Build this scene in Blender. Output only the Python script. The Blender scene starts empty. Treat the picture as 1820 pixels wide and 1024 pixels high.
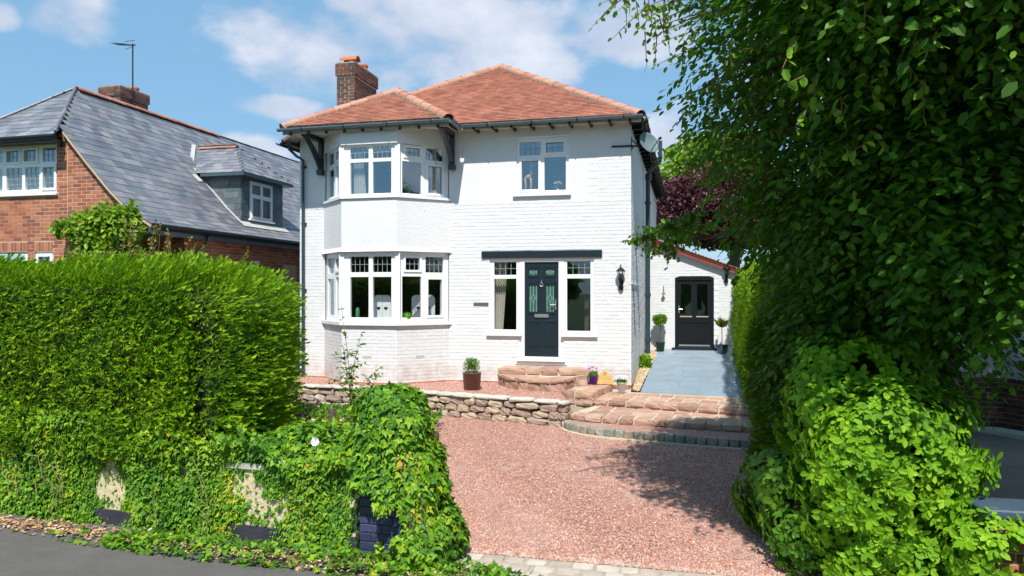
import bpy, bmesh, math, random
import numpy as np
from mathutils import Vector, Matrix
random.seed(7)
SC = bpy.context.scene
R = math.radians
CZ = 1.89                      # height of the camera above the corner of the house
# ------------------------------------------------------------------ camera, light, exposure
cam_d = bpy.data.cameras.new('camera'); cam = bpy.data.objects.new('camera', cam_d)
SC.collection.objects.link(cam); SC.camera = cam
cam.location = (0, 0, CZ); cam.rotation_euler = (R(90), 0, 0)
cam_d.lens = 36 * 1311 / 1820; cam_d.sensor_width = 36; cam_d.shift_y = .0033
cam_d.clip_start = .05; cam_d.clip_end = 3000
SUN = Vector((-.037, -1.019, 1.45)).normalized()
sun_d = bpy.data.lights.new('sun', 'SUN'); sun_d.energy = 4.3; sun_d.angle = R(.6); sun_d.color = (1, .955, .88)
sun = bpy.data.objects.new('sun', sun_d); SC.collection.objects.link(sun)
sun.rotation_euler = SUN.to_track_quat('Z', 'Y').to_euler(); sun.location = (0, -10, 20)
SC.view_settings.view_transform = 'Standard'; SC.view_settings.look = 'None'
SC.view_settings.exposure = .52; SC.view_settings.gamma = 1; SC.view_settings.use_curve_mapping = False
SC.cycles.max_bounces = 7; SC.cycles.transparent_max_bounces = 12; SC.cycles.diffuse_bounces = 3
SC.cycles.glossy_bounces = 3; SC.cycles.transmission_bounces = 4; SC.cycles.use_denoising = True

class NT:                      # small helper round a node tree
    def __init__(s, nt): s.nt = nt; s.n = nt.nodes; s.l = nt.links
    def a(s, typ, ins=None, **kw):
        nd = s.n.new(typ)
        for k, v in kw.items(): setattr(nd, k, v)
        for k, v in (ins or {}).items():
            if isinstance(v, bpy.types.NodeSocket): s.l.new(v, nd.inputs[k])
            else: nd.inputs[k].default_value = v
        return nd
    def math(s, op, a, b=0.0, c=None, clamp=False):
        i = {0: a, 1: b}
        if c is not None: i[2] = c
        return s.a('ShaderNodeMath', i, operation=op, use_clamp=clamp).outputs[0]
    def mix(s, f, a, b, mode='MIX'):
        nd = s.n.new('ShaderNodeMix'); nd.data_type = 'RGBA'; nd.blend_type = mode
        for k, v in ((0, f), (6, a), (7, b)):
            if isinstance(v, bpy.types.NodeSocket): s.l.new(v, nd.inputs[k])
            else: nd.inputs[k].default_value = v if k == 0 else (*v, 1)[:4]
        return nd.outputs[2]
    def ramp(s, f, stops, interp='LINEAR'):
        nd = s.n.new('ShaderNodeValToRGB'); s.l.new(f, nd.inputs[0]); nd.color_ramp.interpolation = interp
        e = nd.color_ramp.elements
        while len(e) < len(stops): e.new(.5)
        for i, (p, c) in enumerate(stops): e[i].position = p; e[i].color = (*c, 1)[:4] if len(c) == 3 else c
        return nd.outputs[0]
    def rng(s, f, a, b, c=0.0, d=1.0, smooth=True):
        nd = s.a('ShaderNodeMapRange', {0: f, 1: a, 2: b, 3: c, 4: d})
        if smooth: nd.interpolation_type = 'SMOOTHSTEP'
        return nd.outputs[0]

wd = bpy.data.worlds.new('World'); SC.world = wd; wd.use_nodes = True
w = NT(wd.node_tree); w.n.clear()
sky = w.n.new('ShaderNodeTexSky'); sky.sky_type = 'NISHITA'; sky.sun_disc = False
sky.sun_elevation = math.asin(SUN.z); sky.sun_rotation = math.atan2(SUN.x, SUN.y)
sky.air_density = 1.0; sky.dust_density = .35; sky.ozone_density = 2.2; sky.altitude = 50
geo = w.a('ShaderNodeTexCoord').outputs['Generated']
mp = w.a('ShaderNodeMapping', {0: geo}); mp.inputs['Scale'].default_value = (1, 1, 1.7)
n1 = w.a('ShaderNodeTexNoise', {'Vector': mp.outputs[0], 'Scale': 6.5, 'Detail': 8, 'Roughness': .52, 'Distortion': .0})
n2 = w.a('ShaderNodeTexNoise', {'Vector': mp.outputs[0], 'Scale': 1.7, 'Detail': 3, 'Roughness': .5})
nn = w.math('ADD', w.math('MULTIPLY', n1.outputs[0], .75), w.math('MULTIPLY', n2.outputs[0], .28))
def skyblob(px, py, rx, ry):
    d = Vector((px - 910, 1311, 518 - py)).normalized()
    s = w.a('ShaderNodeVectorMath', {0: geo, 1: d}, operation='SUBTRACT').outputs[0]
    s = w.a('ShaderNodeVectorMath', {0: s, 1: (1311 / rx, 1311 / rx, 1311 / ry)}, operation='MULTIPLY').outputs[0]
    return w.rng(w.a('ShaderNodeVectorMath', {0: s}, operation='LENGTH').outputs['Value'], 1.15, .1)
bl = None
for b in ((130, 30, 140, 90), (0, 25, 60, 50), (620, 0, 120, 55), (860, 40, 330, 85), (1120, 60, 260, 100), (490, 190, 170, 42), (440, 275, 170, 70), (790, 150, 70, 30), (1200, 260, 110, 130), (1500, 120, 300, 140), (-200, 200, 160, 60)):
    k = skyblob(*b); bl = k if bl is None else w.math('MAXIMUM', bl, k)
bl = w.math('MAXIMUM', bl, w.math('MULTIPLY', w.rng(n2.outputs[0], .5, .68), .8))
dens = w.rng(w.math('ADD', nn, w.math('MULTIPLY', bl, .36)), .72, .88)
shade = w.rng(w.math('ADD', n1.outputs[0], w.math('MULTIPLY', bl, -.1)), .34, .62)
ccol = w.mix(shade, (3.7, 3.95, 4.7), (5.5, 5.6, 5.95))
hs = w.a('ShaderNodeHueSaturation', {'Saturation': 1.12, 'Value': 1.0, 'Color': sky.outputs[0]}).outputs[0]
hz = w.rng(w.a('ShaderNodeSeparateXYZ', {0: geo}).outputs[2], .5, 0)
hs = w.mix(.72, hs, (1.42, 2.85, 4.2))
col = w.mix(w.math('MULTIPLY', dens, .8), hs, ccol)
bg = w.a('ShaderNodeBackground', {0: col, 1: .125})
w.l.new(bg.outputs[0], w.a('ShaderNodeOutputWorld').inputs[0])

# ------------------------------------------------------------------ materials
MATS = {}
def mat(name, base, rough=.6, bump=0.0, bscale=40.0, var=.12, vscale=3.0, metal=0.0, spec=.5, rand=0.0, pal=None, dirt=None, coat=0.0, splash=0.0):
    """base colour with grain, cloudy variation, per piece variation (pal: colours picked per piece) and dirt blotches"""
    if name in MATS: return MATS[name]
    m = bpy.data.materials.new(name); m.use_nodes = True; t = NT(m.node_tree); p = t.n['Principled BSDF']
    oc = t.a('ShaderNodeNewGeometry'); pos = oc.outputs['Position']
    no = t.a('ShaderNodeTexNoise', {'Vector': pos, 'Scale': vscale, 'Detail': 6, 'Roughness': .6}).outputs[0]
    c = None
    if pal:
        oi = t.a('ShaderNodeObjectInfo').outputs['Random']
        fr = t.math('FRACT', t.math('ADD', oi, oc.outputs['Random Per Island']))
        c = t.ramp(fr, [(i / len(pal), q) for i, q in enumerate(pal)], 'CONSTANT')
    b = c if c is not None else t.mix(0.0, base, base)
    dk = t.rng(no, .3, .7, 1 - var, 1 + var, smooth=False)
    cc = t.a('ShaderNodeVectorMath', {0: b, 1: (1, 1, 1)}, operation='MULTIPLY').outputs[0]
    cm = t.a('ShaderNodeVectorMath', {0: cc, 'Scale': dk}, operation='SCALE').outputs[0]
    if dirt:
        dn = t.a('ShaderNodeTexNoise', {'Vector': pos, 'Scale': dirt[1], 'Detail': 8, 'Roughness': .7}).outputs[0]
        cm = t.mix(t.rng(dn, dirt[2], dirt[2] + .12, 0, dirt[3]), cm, dirt[0])
    if splash:
        zz = t.a('ShaderNodeSeparateXYZ', {0: pos}).outputs[2]
        sn = t.a('ShaderNodeTexNoise', {'Vector': pos, 'Scale': 4.5, 'Detail': 7, 'Roughness': .7}).outputs[0]
        cm = t.mix(t.math('MULTIPLY', t.rng(t.math('ADD', zz, t.math('MULTIPLY', sn, -.7)), -.25, .12, splash, 0), t.rng(sn, .35, .6)), cm, (.5, .40, .33))
    t.l.new(cm, p.inputs['Base Color']); p.inputs['Roughness'].default_value = rough
    p.inputs['Metallic'].default_value = metal; p.inputs['Specular IOR Level'].default_value = spec
    if coat: p.inputs['Coat Weight'].default_value = coat
    if bump:
        bn = t.a('ShaderNodeTexNoise', {'Vector': pos, 'Scale': bscale, 'Detail': 5, 'Roughness': .65}).outputs[0]
        t.l.new(t.a('ShaderNodeBump', {'Strength': min(1, bump), 'Distance': .02, 'Height': bn}).outputs[0], p.inputs['Normal'])
    MATS[name] = m; return m

def leafmat(name, stops, trans=.3, rough=.45, tcol=(.25, .5, .04), spec=.4):
    m = bpy.data.materials.new(name); m.use_nodes = True; t = NT(m.node_tree); p = t.n['Principled BSDF']
    g = t.a('ShaderNodeNewGeometry')
    no = t.a('ShaderNodeTexNoise', {'Vector': g.outputs['Position'], 'Scale': 1.8, 'Detail': 3}).outputs[0]
    f = t.math('ADD', t.math('MULTIPLY', g.outputs['Random Per Island'], .7), t.math('MULTIPLY', t.rng(no, .3, .7), .3))
    c = t.ramp(f, stops)
    t.l.new(c, p.inputs['Base Color']); p.inputs['Roughness'].default_value = rough; p.inputs['Specular IOR Level'].default_value = spec
    tr = t.a('ShaderNodeBsdfTranslucent', {0: t.mix(.5, c, tcol)})
    mx = t.a('ShaderNodeMixShader', {0: trans, 1: p.outputs[0], 2: tr.outputs[0]})
    t.l.new(mx.outputs[0], t.n['Material Output'].inputs[0]); MATS[name] = m; return m

def glassmat(name, base=.16, tint=(.97, .985, .985)):
    m = bpy.data.materials.new(name); m.use_nodes = True; t = NT(m.node_tree); t.n.remove(t.n['Principled BSDF'])
    gg = t.a('ShaderNodeNewGeometry')
    ci = t.math('ABSOLUTE', t.a('ShaderNodeVectorMath', {0: gg.outputs['Normal'], 1: gg.outputs['Incoming']}, operation='DOT_PRODUCT').outputs['Value'])
    f = t.math('ADD', t.math('POWER', t.math('SUBTRACT', 1.0, ci, clamp=True), 4.0), base, clamp=True)
    no = t.a('ShaderNodeTexNoise', {'Vector': t.a('ShaderNodeNewGeometry').outputs['Position'], 'Scale': 1.3, 'Detail': 1}).outputs[0]
    bp = t.a('ShaderNodeBump', {'Strength': .08, 'Distance': .02, 'Height': no}).outputs[0]
    mx = t.a('ShaderNodeMixShader', {0: f, 1: t.a('ShaderNodeBsdfTransparent', {0: (*tint, 1)}).outputs[0], 2: t.a('ShaderNodeBsdfGlossy', {0: (.75, .88, .95, 1), 'Roughness': .01, 'Normal': bp}).outputs[0]})
    t.l.new(mx.outputs[0], t.n['Material Output'].inputs[0]); MATS[name] = m; return m

M = {}
M['paint'] = mat('white masonry paint', (.735, .745, .755), .7, .5, 22, .025, 1.2, dirt=((.60, .585, .55), 1.7, .55, .22), splash=.5)
M['paintb'] = mat('white painted brick', (.735, .745, .755), .6, .6, 55, .03, 6, dirt=((.58, .56, .52), 4, .58, .3), splash=.5)
M['upvc'] = mat('white window frame', (.84, .85, .86), .3, var=.01)
M['sill'] = mat('white painted sill', (.80, .80, .80), .45, .2, 30, .03)
M['navy'] = mat('dark blue black paint', (.012, .022, .03), .3, .15, 80, .1)
M['gutter'] = mat('dark grey gutter plastic', (.05, .085, .105), .3, var=.1)
M['gutterl'] = mat('weathered grey gutter', (.13, .19, .22), .4, var=.12, vscale=8)
M['pipe'] = mat('slate blue downpipe', (.028, .055, .07), .35, var=.15)
M['soffit'] = mat('pale soffit board', (.66, .66, .64), .6, var=.04)
M['fascia'] = mat('dull beige fascia', (.40, .36, .30), .7, .3, 20, .12)
M['tile'] = mat('clay roof tile', (.4, .15, .08), .8, .6, 60, .18, 2.2, pal=[(.38, .145, .088), (.42, .17, .108), (.34, .125, .078), (.40, .16, .10), (.30, .115, .078), (.43, .185, .122), (.37, .145, .09)], dirt=((.10, .085, .05), 7, .60, .8))
M['ridge'] = mat('clay ridge tile', (.5, .22, .13), .75, .5, 50, .15, 3, pal=[(.46, .21, .14), (.50, .25, .17), (.41, .17, .11), (.48, .23, .16)], dirt=((.22, .19, .13), 12, .58, .5))
M['mortar'] = mat('old roof mortar', (.33, .30, .24), .95, 1, 60, .3, 12, dirt=((.12, .12, .06), 15, .52, .8))
M['brown'] = mat('chimney brick', (.2, .09, .06), .85, .7, 80, .2, 8, pal=[(.14, .065, .05), (.10, .055, .048), (.19, .08, .055), (.075, .05, .045), (.20, .085, .06), (.12, .06, .05)])
M['mort2'] = mat('buff mortar', (.55, .47, .34), .95, .6, 60, .12, 6)
M['brickn'] = mat('orange red brick', (.36, .13, .07), .8, .6, 80, .15, 6, pal=[(.40, .14, .07), (.33, .105, .06), (.46, .18, .09), (.25, .085, .065), (.42, .15, .075), (.37, .12, .06), (.30, .09, .06), (.44, .17, .10)])
M['mortn'] = mat('cream mortar', (.52, .40, .28), .95, .5, 60, .1, 6)
M['slate'] = mat('grey roof slate', (.17, .185, .2), .42, .5, 30, .16, 2.5, pal=[(.155, .165, .195), (.20, .205, .225), (.125, .135, .165), (.24, .245, .26), (.18, .18, .215), (.145, .16, .18), (.21, .20, .22)], dirt=((.36, .345, .31), 2.2, .56, .5))
M['slated'] = mat('dark hung slate', (.10, .13, .15), .5, .5, 40, .2, 5, pal=[(.08, .105, .12), (.11, .14, .155), (.135, .16, .175), (.09, .115, .135)])
M['lead'] = mat('pale lead flashing', (.5, .5, .48), .6, .4, 30, .15, 6)
M['lstrip'] = mat('lead strip', (.3, .36, .36), .5)
M['pot'] = mat('terracotta chimney pot', (.50, .17, .07), .75, .3, 30, .12)
M['black'] = mat('black painted metal', (.007, .009, .012), .45, var=.1, spec=.3)
M['steel'] = mat('polished steel', (.75, .76, .78), .25, metal=.9, var=.02)
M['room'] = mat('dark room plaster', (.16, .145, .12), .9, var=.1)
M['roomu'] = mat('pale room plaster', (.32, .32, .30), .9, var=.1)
M['curtain'] = mat('cream curtain', (.55, .52, .45), .9, .4, 20, .12, 14)
M['chair'] = mat('white painted board', (.82, .83, .82), .5, var=.02)
M['grn'] = mat('bright green moss ball', (.08, .45, .03), .8, 1, 90, .3, 30)
M['cactus'] = mat('green cactus', (.05, .28, .12), .6, .6, 90, .2, 20)
M['wood'] = mat('pale varnished wood', (.62, .36, .13), .55, .3, 30, .2, 10)
M['woodc'] = mat('carved brown lettering', (.18, .09, .04), .8)
M['red'] = mat('dark red bargeboard', (.23, .05, .035), .6, .2, 30, .12)
M['sand'] = mat('red sandstone', (.42, .22, .15), .85, .9, 45, .18, 5, pal=[(.46, .285, .215), (.41, .24, .175), (.50, .33, .25), (.38, .22, .165), (.48, .30, .21), (.52, .36, .28)], dirt=((.30, .26, .21), 9, .54, .6))
M['sandm'] = mat('pale lime mortar', (.60, .49, .36), .95, .8, 50, .15, 8)
M['stone'] = mat('rough garden stone', (.34, .27, .2), .9, 1, 30, .25, 9, pal=[(.47, .38, .28), (.40, .29, .22), (.52, .45, .36), (.36, .27, .21), (.48, .38, .26), (.43, .36, .29), (.38, .28, .23), (.55, .48, .40)], dirt=((.13, .11, .08), 14, .57, .6))
M['cope'] = mat('pale coping stone', (.55, .52, .46), .9, .8, 40, .18, 8, dirt=((.25, .24, .16), 12, .58, .5))
M['granite'] = mat('grey granite sett', (.30, .28, .23), .85, .9, 60, .22, 10, pal=[(.30, .28, .22), (.26, .26, .22), (.35, .32, .27), (.24, .26, .23), (.33, .27, .21)])
M['sett'] = mat('pale worn paving sett', (.5, .44, .37), .8, .7, 40, .14, 7, pal=[(.47, .41, .35), (.52, .46, .40), (.43, .37, .31), (.55, .49, .42), (.46, .38, .32)])
M['settm'] = mat('sandy joint', (.44, .37, .27), .95, .9, 60, .2, 9, dirt=((.2, .19, .1), 8, .58, .6))
M['cream'] = mat('cream rendered wall', (.62, .52, .33), .9, .9, 22, .15, 5, dirt=((.28, .25, .17), 5, .54, .7))
M['plinth'] = mat('black bitumen plinth', (.03, .03, .045), .7, .5, 30, .3, 6)
M['blueb'] = mat('dark blue painted brick', (.035, .045, .11), .45, .6, 50, .2, 10, pal=[(.035, .045, .11), (.045, .055, .13), (.028, .036, .085)], dirt=((.1, .1, .12), 14, .6, .4))
M['bark'] = mat('grey brown bark', (.12, .09, .06), .9, 1, 30, .3, 12)
M['stem'] = mat('yellow green stem', (.28, .25, .10), .7, .3, 30, .2, 12)
M['twig'] = mat('red brown twig', (.17, .07, .04), .7)
M['soil'] = mat('dark soil', (.06, .045, .03), .95, 1, 30, .3, 9)
M['asphalt'] = mat('grey asphalt path', (.185, .175, .165), .85, 1, 260, .12, 3, dirt=((.28, .265, .24), 70, .56, .5))
M['asphaltd'] = mat('dark asphalt drive', (.30, .285, .265), .85, 1, 200, .15, 2, dirt=((.2, .18, .15), 3, .55, .4))
M['line'] = mat('white edging paint', (.7, .7, .68), .7, .3, 30, .08)
M['grass'] = mat('rough grass ground', (.06, .09, .025), .95, 1, 20, .3, 2)
M['hull'] = mat('near black shade fill', (.012, .02, .006), .95, 1, 20, .3, 8)  # near black, so the shade inside foliage is in the colour
M['deck'] = mat('blue grey painted paving', (.235, .305, .365), .55, .4, 30, .1, 1.5, dirt=((.34, .42, .47), 2.5, .52, .5))
M['planter'] = mat('brown glazed planter', (.20, .105, .08), .38, .2, 20, .12)
M['purple'] = mat('purple plastic pot', (.10, .012, .42), .35, var=.03)
M['whitep'] = mat('white ceramic pot', (.78, .78, .8), .3, var=.02)
M['dgreenp'] = mat('dark green pot', (.01, .06, .05), .4)
M['greyp'] = mat('blue grey pot', (.05, .09, .12), .5)
M['bronze'] = mat('rusty bell metal', (.22, .07, .04), .6, var=.2)
M['dish'] = mat('dark mesh dish', (.12, .17, .18), .5, var=.12)
M['flowp'] = mat('pink petals', (.5, .1, .35), .6, pal=[(.62, .16, .42), (.75, .5, .68), (.35, .05, .32), (.8, .65, .75)])
M['floww'] = mat('white petals', (.85, .85, .88), .6, pal=[(.88, .88, .9), (.84, .84, .9), (.55, .45, .75)])
M['yel'] = mat('yellow petals', (.75, .6, .2), .6, pal=[(.8, .7, .25), (.7, .3, .35), (.85, .8, .55)])
M['litter'] = mat('dry fallen leaf', (.45, .25, .12), .8, pal=[(.50, .28, .15), (.58, .38, .24), (.38, .19, .09), (.55, .36, .12), (.30, .17, .09), (.62, .45, .32)])
M['hull2'] = M['hull']
M['glass'] = glassmat('clear window glass', .075)
M['glassu'] = glassmat('sky lit window glass', .17)
M['dglass'] = mat('obscure green door glass', (.03, .13, .09), .18, .5, 30, .25, 9, spec=.8)
M['lampg'] = glassmat('clear lantern glass', .05, (.95, .95, .95))
M['render'] = mat('pale grey render', (.62, .66, .70), .8, .4, 30, .04)
M['cop'] = mat('dark blue coping', (.05, .08, .12), .5, .3, 30, .15)
M['joint'] = mat('painted joint shadow', (.55, .55, .54), .8)
def gravel():
    m = bpy.data.materials.new('red granite gravel'); m.use_nodes = True; t = NT(m.node_tree); p = t.n['Principled BSDF']
    pos = t.a('ShaderNodeNewGeometry').outputs['Position']
    ds = t.a('ShaderNodeTexNoise', {'Vector': pos, 'Scale': 30, 'Detail': 2})
    v1 = t.a('ShaderNodeTexVoronoi', {'Vector': t.a('ShaderNodeVectorMath', {0: pos, 1: t.a('ShaderNodeVectorMath', {0: ds.outputs[1], 'Scale': .01}, operation='SCALE').outputs[0]}, operation='ADD').outputs[0], 'Scale': 48})
    r = t.a('ShaderNodeSeparateXYZ', {0: v1.outputs['Color']}).outputs[0]
    c = t.ramp(r, [(0, (.30, .135, .10)), (.25, (.50, .24, .18)), (.5, (.60, .32, .245)), (.72, (.54, .265, .20)), (.86, (.70, .46, .37)), (.95, (.30, .19, .16)), (1, (.66, .58, .52))])
    lo = t.a('ShaderNodeTexNoise', {'Vector': pos, 'Scale': .9, 'Detail': 5, 'Roughness': .6}).outputs[0]
    c = t.mix(t.rng(lo, .46, .68, 0, .5), c, (.60, .40, .33))
    edge = t.rng(v1.outputs['Distance'], .25, .62, 1, .6)
    c = t.a('ShaderNodeVectorMath', {0: c, 'Scale': edge}, operation='SCALE').outputs[0]
    t.l.new(c, p.inputs['Base Color']); p.inputs['Roughness'].default_value = .85
    h = t.math('SUBTRACT', t.math('MULTIPLY', r, .5), t.math('MULTIPLY', v1.outputs['Distance'], 1.2))
    t.l.new(t.a('ShaderNodeBump', {'Strength': .6, 'Distance': .009, 'Height': h}).outputs[0], p.inputs['Normal'])
    return m
M['gravel'] = gravel()
M['chip'] = mat('red granite chip', (.4, .2, .15), .85, .5, 80, .1, 9, pal=[(.60, .32, .245), (.47, .22, .165), (.68, .43, .34), (.54, .27, .205), (.72, .55, .47), (.37, .20, .16), (.63, .35, .27)])
M['cobblegr'] = mat('buff pebble', (.5, .4, .27), .85, .5, 60, .2, 9, pal=[(.55, .45, .3), (.45, .33, .2), (.62, .55, .43), (.38, .3, .22), (.58, .42, .22)])
L = {}
L['conifer'] = leafmat('bright conifer sprays', [(0, (.055, .15, .006)), (.35, (.13, .29, .008)), (.7, (.24, .42, .010)), (.97, (.42, .55, .02)), (1, (.35, .20, .06))], .32, .6, (.3, .5, .02), .2)
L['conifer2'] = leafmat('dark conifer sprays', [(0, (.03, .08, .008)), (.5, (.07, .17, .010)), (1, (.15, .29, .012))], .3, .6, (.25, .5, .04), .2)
L['ivy'] = leafmat('ivy leaves', [(0, (.03, .10, .015)), (.3, (.075, .21, .015)), (.66, (.17, .36, .015)), (.9, (.34, .46, .02)), (.965, (.55, .38, .03)), (1, (.5, .22, .03))], .25, .5, (.25, .5, .04), .3)
L['beech'] = leafmat('beech leaves', [(0, (.018, .06, .007)), (.4, (.038, .115, .009)), (.8, (.085, .21, .012)), (1, (.20, .36, .018))], .28, .5, (.2, .5, .02), .25)
L['beechy'] = leafmat('young highlight beech leaves', [(0, (.06, .17, .012)), (.6, (.13, .30, .015)), (1, (.28, .42, .03))], .4, .4, (.35, .7, .05))  # paler copy of the beech colour, also for painted highlights
L['shrub'] = leafmat('glossy shrub leaves', [(0, (.06, .17, .008)), (.4, (.14, .32, .010)), (.8, (.23, .44, .015)), (1, (.36, .54, .03))], .25, .55, (.25, .5, .04), .2)
L['copper'] = leafmat('copper leaves', [(0, (.035, .010, .018)), (.5, (.09, .028, .038)), (1, (.20, .07, .08))], .15, .5, (.25, .05, .07))
L['lime'] = leafmat('yellow green leaves', [(0, (.08, .16, .01)), (.5, (.19, .33, .015)), (1, (.36, .50, .03))], .35, .5)
L['green'] = leafmat('mid green leaves', [(0, (.04, .11, .010)), (.5, (.09, .23, .015)), (1, (.18, .36, .02))], .32, .5, (.25, .5, .04), .25)
L['brownish'] = leafmat('rusty green leaves', [(0, (.07, .12, .015)), (.4, (.14, .22, .02)), (.7, (.26, .20, .03)), (1, (.42, .14, .05))], .25, .5)

# ------------------------------------------------------------------ geometry helpers
COL = SC.collection
MW = {}                                              # name -> world matrix of things and parts
def link(o, parent=None, m=None):
    COL.objects.link(o)
    if parent is not None: o.parent = parent
    MW[o.name] = MW.get(parent.name, Matrix()) @ o.matrix_basis if parent is not None else o.matrix_basis.copy()
    return o
def tag(o, label=None, cat=None, group=None, kind=None):
    if label: o['label'] = label
    if cat: o['category'] = cat
    if group: o['group'] = group
    if kind: o['kind'] = kind
    return o
def thing(name, label, cat, loc=(0, 0, 0), rz=0, group=None):
    o = bpy.data.objects.new(name, None); o.location = loc; o.rotation_euler = (0, 0, rz); o.empty_display_size = .2
    o.matrix_basis = Matrix.Translation(loc) @ Matrix.Rotation(rz, 4, 'Z')
    return tag(link(o), label, cat, group)
def npmesh(name, V, F):
    """V (n,3); F (m,3) or (m,4) int array"""
    V = np.asarray(V, np.float32); F = np.asarray(F, np.int32); k = F.shape[1]
    me = bpy.data.meshes.new(name); me.vertices.add(len(V)); me.vertices.foreach_set('co', V.ravel())
    me.loops.add(F.size); me.loops.foreach_set('vertex_index', F.ravel())
    me.polygons.add(len(F)); me.polygons.foreach_set('loop_start', np.arange(0, F.size, k, dtype=np.int32))
    me.polygons.foreach_set('use_smooth', [False] * len(F)); me.update(calc_edges=True); me.validate(verbose=False); return me
class MB:
    def __init__(s): s.v = []; s.f = []
    def poly(s, pts):
        i = len(s.v); s.v += [tuple(p) for p in pts]; s.f.append(tuple(range(i, i + len(pts)))); return s
    def box(s, x0, x1, y0, y1, z0, z1, T=None):
        i = len(s.v); P = [Vector((x, y, z)) for z in (z0, z1) for y in (y0, y1) for x in (x0, x1)]
        if T is not None: P = [T @ p for p in P]
        s.v += [tuple(p) for p in P]
        s.f += [tuple(i + k for k in q) for q in ((0, 2, 3, 1), (4, 5, 7, 6), (0, 1, 5, 4), (2, 6, 7, 3), (0, 4, 6, 2), (1, 3, 7, 5))]; return s
    def prism(s, poly, axis, a, b, T=None):
        """poly 2D extruded along axis from a to b. axis y: (x,z); x: (y,z); z: (x,y)"""
        n = len(poly); i = len(s.v)
        for t in (a, b):
            for (p, q) in poly:
                v = {'y': (p, t, q), 'x': (t, p, q), 'z': (p, q, t)}[axis]
                s.v.append(tuple(T @ Vector(v)) if T is not None else v)
        s.f.append(tuple(range(i + n - 1, i - 1, -1))); s.f.append(tuple(range(i + n, i + 2 * n)))
        for k in range(n): s.f.append((i + k, i + (k + 1) % n, i + n + (k + 1) % n, i + n + k))
        return s
    def tube(s, pts, r, n=8, cap=True):
        pts = [Vector(p) for p in pts]; rs = r if isinstance(r, (list, tuple)) else [r] * len(pts); i = len(s.v); up = None
        for k, p in enumerate(pts):
            d = (pts[min(k + 1, len(pts) - 1)] - pts[max(k - 1, 0)]).normalized()
            if up is None: up = Vector((0, 0, 1)) if abs(d.z) < .9 else Vector((1, 0, 0))
            a = d.cross(up).normalized(); b = a.cross(d).normalized(); up = b
            for j in range(n):
                an = 2 * math.pi * j / n; s.v.append(tuple(p + (a * math.cos(an) + b * math.sin(an)) * rs[k]))
        for k in range(len(pts) - 1):
            for j in range(n): s.f.append((i + k * n + j, i + k * n + (j + 1) % n, i + (k + 1) * n + (j + 1) % n, i + (k + 1) * n + j))
        if cap:
            s.f.append(tuple(i + j for j in range(n))[::-1]); s.f.append(tuple(i + (len(pts) - 1) * n + j for j in range(n)))
        return s
    def lathe(s, prof, c=(0, 0, 0), n=20, T=None):
        i = len(s.v); m = len(prof)
        for (r, z) in prof:
            for j in range(n):
                a = 2 * math.pi * j / n; v = Vector((c[0] + r * math.cos(a), c[1] + r * math.sin(a), c[2] + z))
                s.v.append(tuple(T @ v) if T is not None else tuple(v))
        for k in range(m - 1):
            for j in range(n): s.f.append((i + k * n + j, i + k * n + (j + 1) % n, i + (k + 1) * n + (j + 1) % n, i + (k + 1) * n + j))
        s.f.append(tuple(i + j for j in range(n))[::-1]); s.f.append(tuple(i + (m - 1) * n + j for j in range(n)))
        return s
    def mesh(s, name, m, bevel=0, smooth=False):
        me = bpy.data.meshes.new(name); me.from_pydata(s.v, [], s.f); me.materials.append(m)
        bm = bmesh.new(); bm.from_mesh(me); bmesh.ops.recalc_face_normals(bm, faces=bm.faces)
        if bevel:
            bmesh.ops.bevel(bm, geom=[e for e in bm.edges if len(e.link_faces) == 2 and e.calc_face_angle(0) > .5], offset=bevel, segments=1, affect='EDGES')
        bm.to_mesh(me); bm.free()
        if smooth: me.polygons.foreach_set('use_smooth', [True] * len(me.polygons))
        return me
    def build(s, name, m, parent=None, bevel=0, smooth=False, label=None):
        o = bpy.data.objects.new(name, s.mesh(name, m, bevel, smooth)); link(o, parent)
        if smooth == 'auto': pass
        if label: o['label'] = label
        return o
def nobj(name, me, m, parent=None, loc=None, smooth=False):
    if m is not None and not me.materials: me.materials.append(m)
    if smooth: me.polygons.foreach_set('use_smooth', [True] * len(me.polygons))
    o = bpy.data.objects.new(name, me)
    if loc is not None: o.location = loc; o.matrix_basis = Matrix.Translation(loc)
    return link(o, parent)
BOXV = np.array([(x, y, z) for z in (-.5, .5) for y in (-.5, .5) for x in (-.5, .5)], np.float32)
BOXF = np.array([(0, 2, 3, 1), (4, 5, 7, 6), (0, 1, 5, 4), (2, 6, 7, 3), (0, 4, 6, 2), (1, 3, 7, 5)])
PM = {}
def piecemesh(kind, sx, sy, sz, bevel, m):
    key = (kind, round(sx, 3), round(sy, 3), round(sz, 3), m.name)
    if key not in PM: PM[key] = MB().box(-sx / 2, sx / 2, -sy / 2, sy / 2, -sz / 2, sz / 2).mesh(kind, m, bevel)
    return PM[key]
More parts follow.
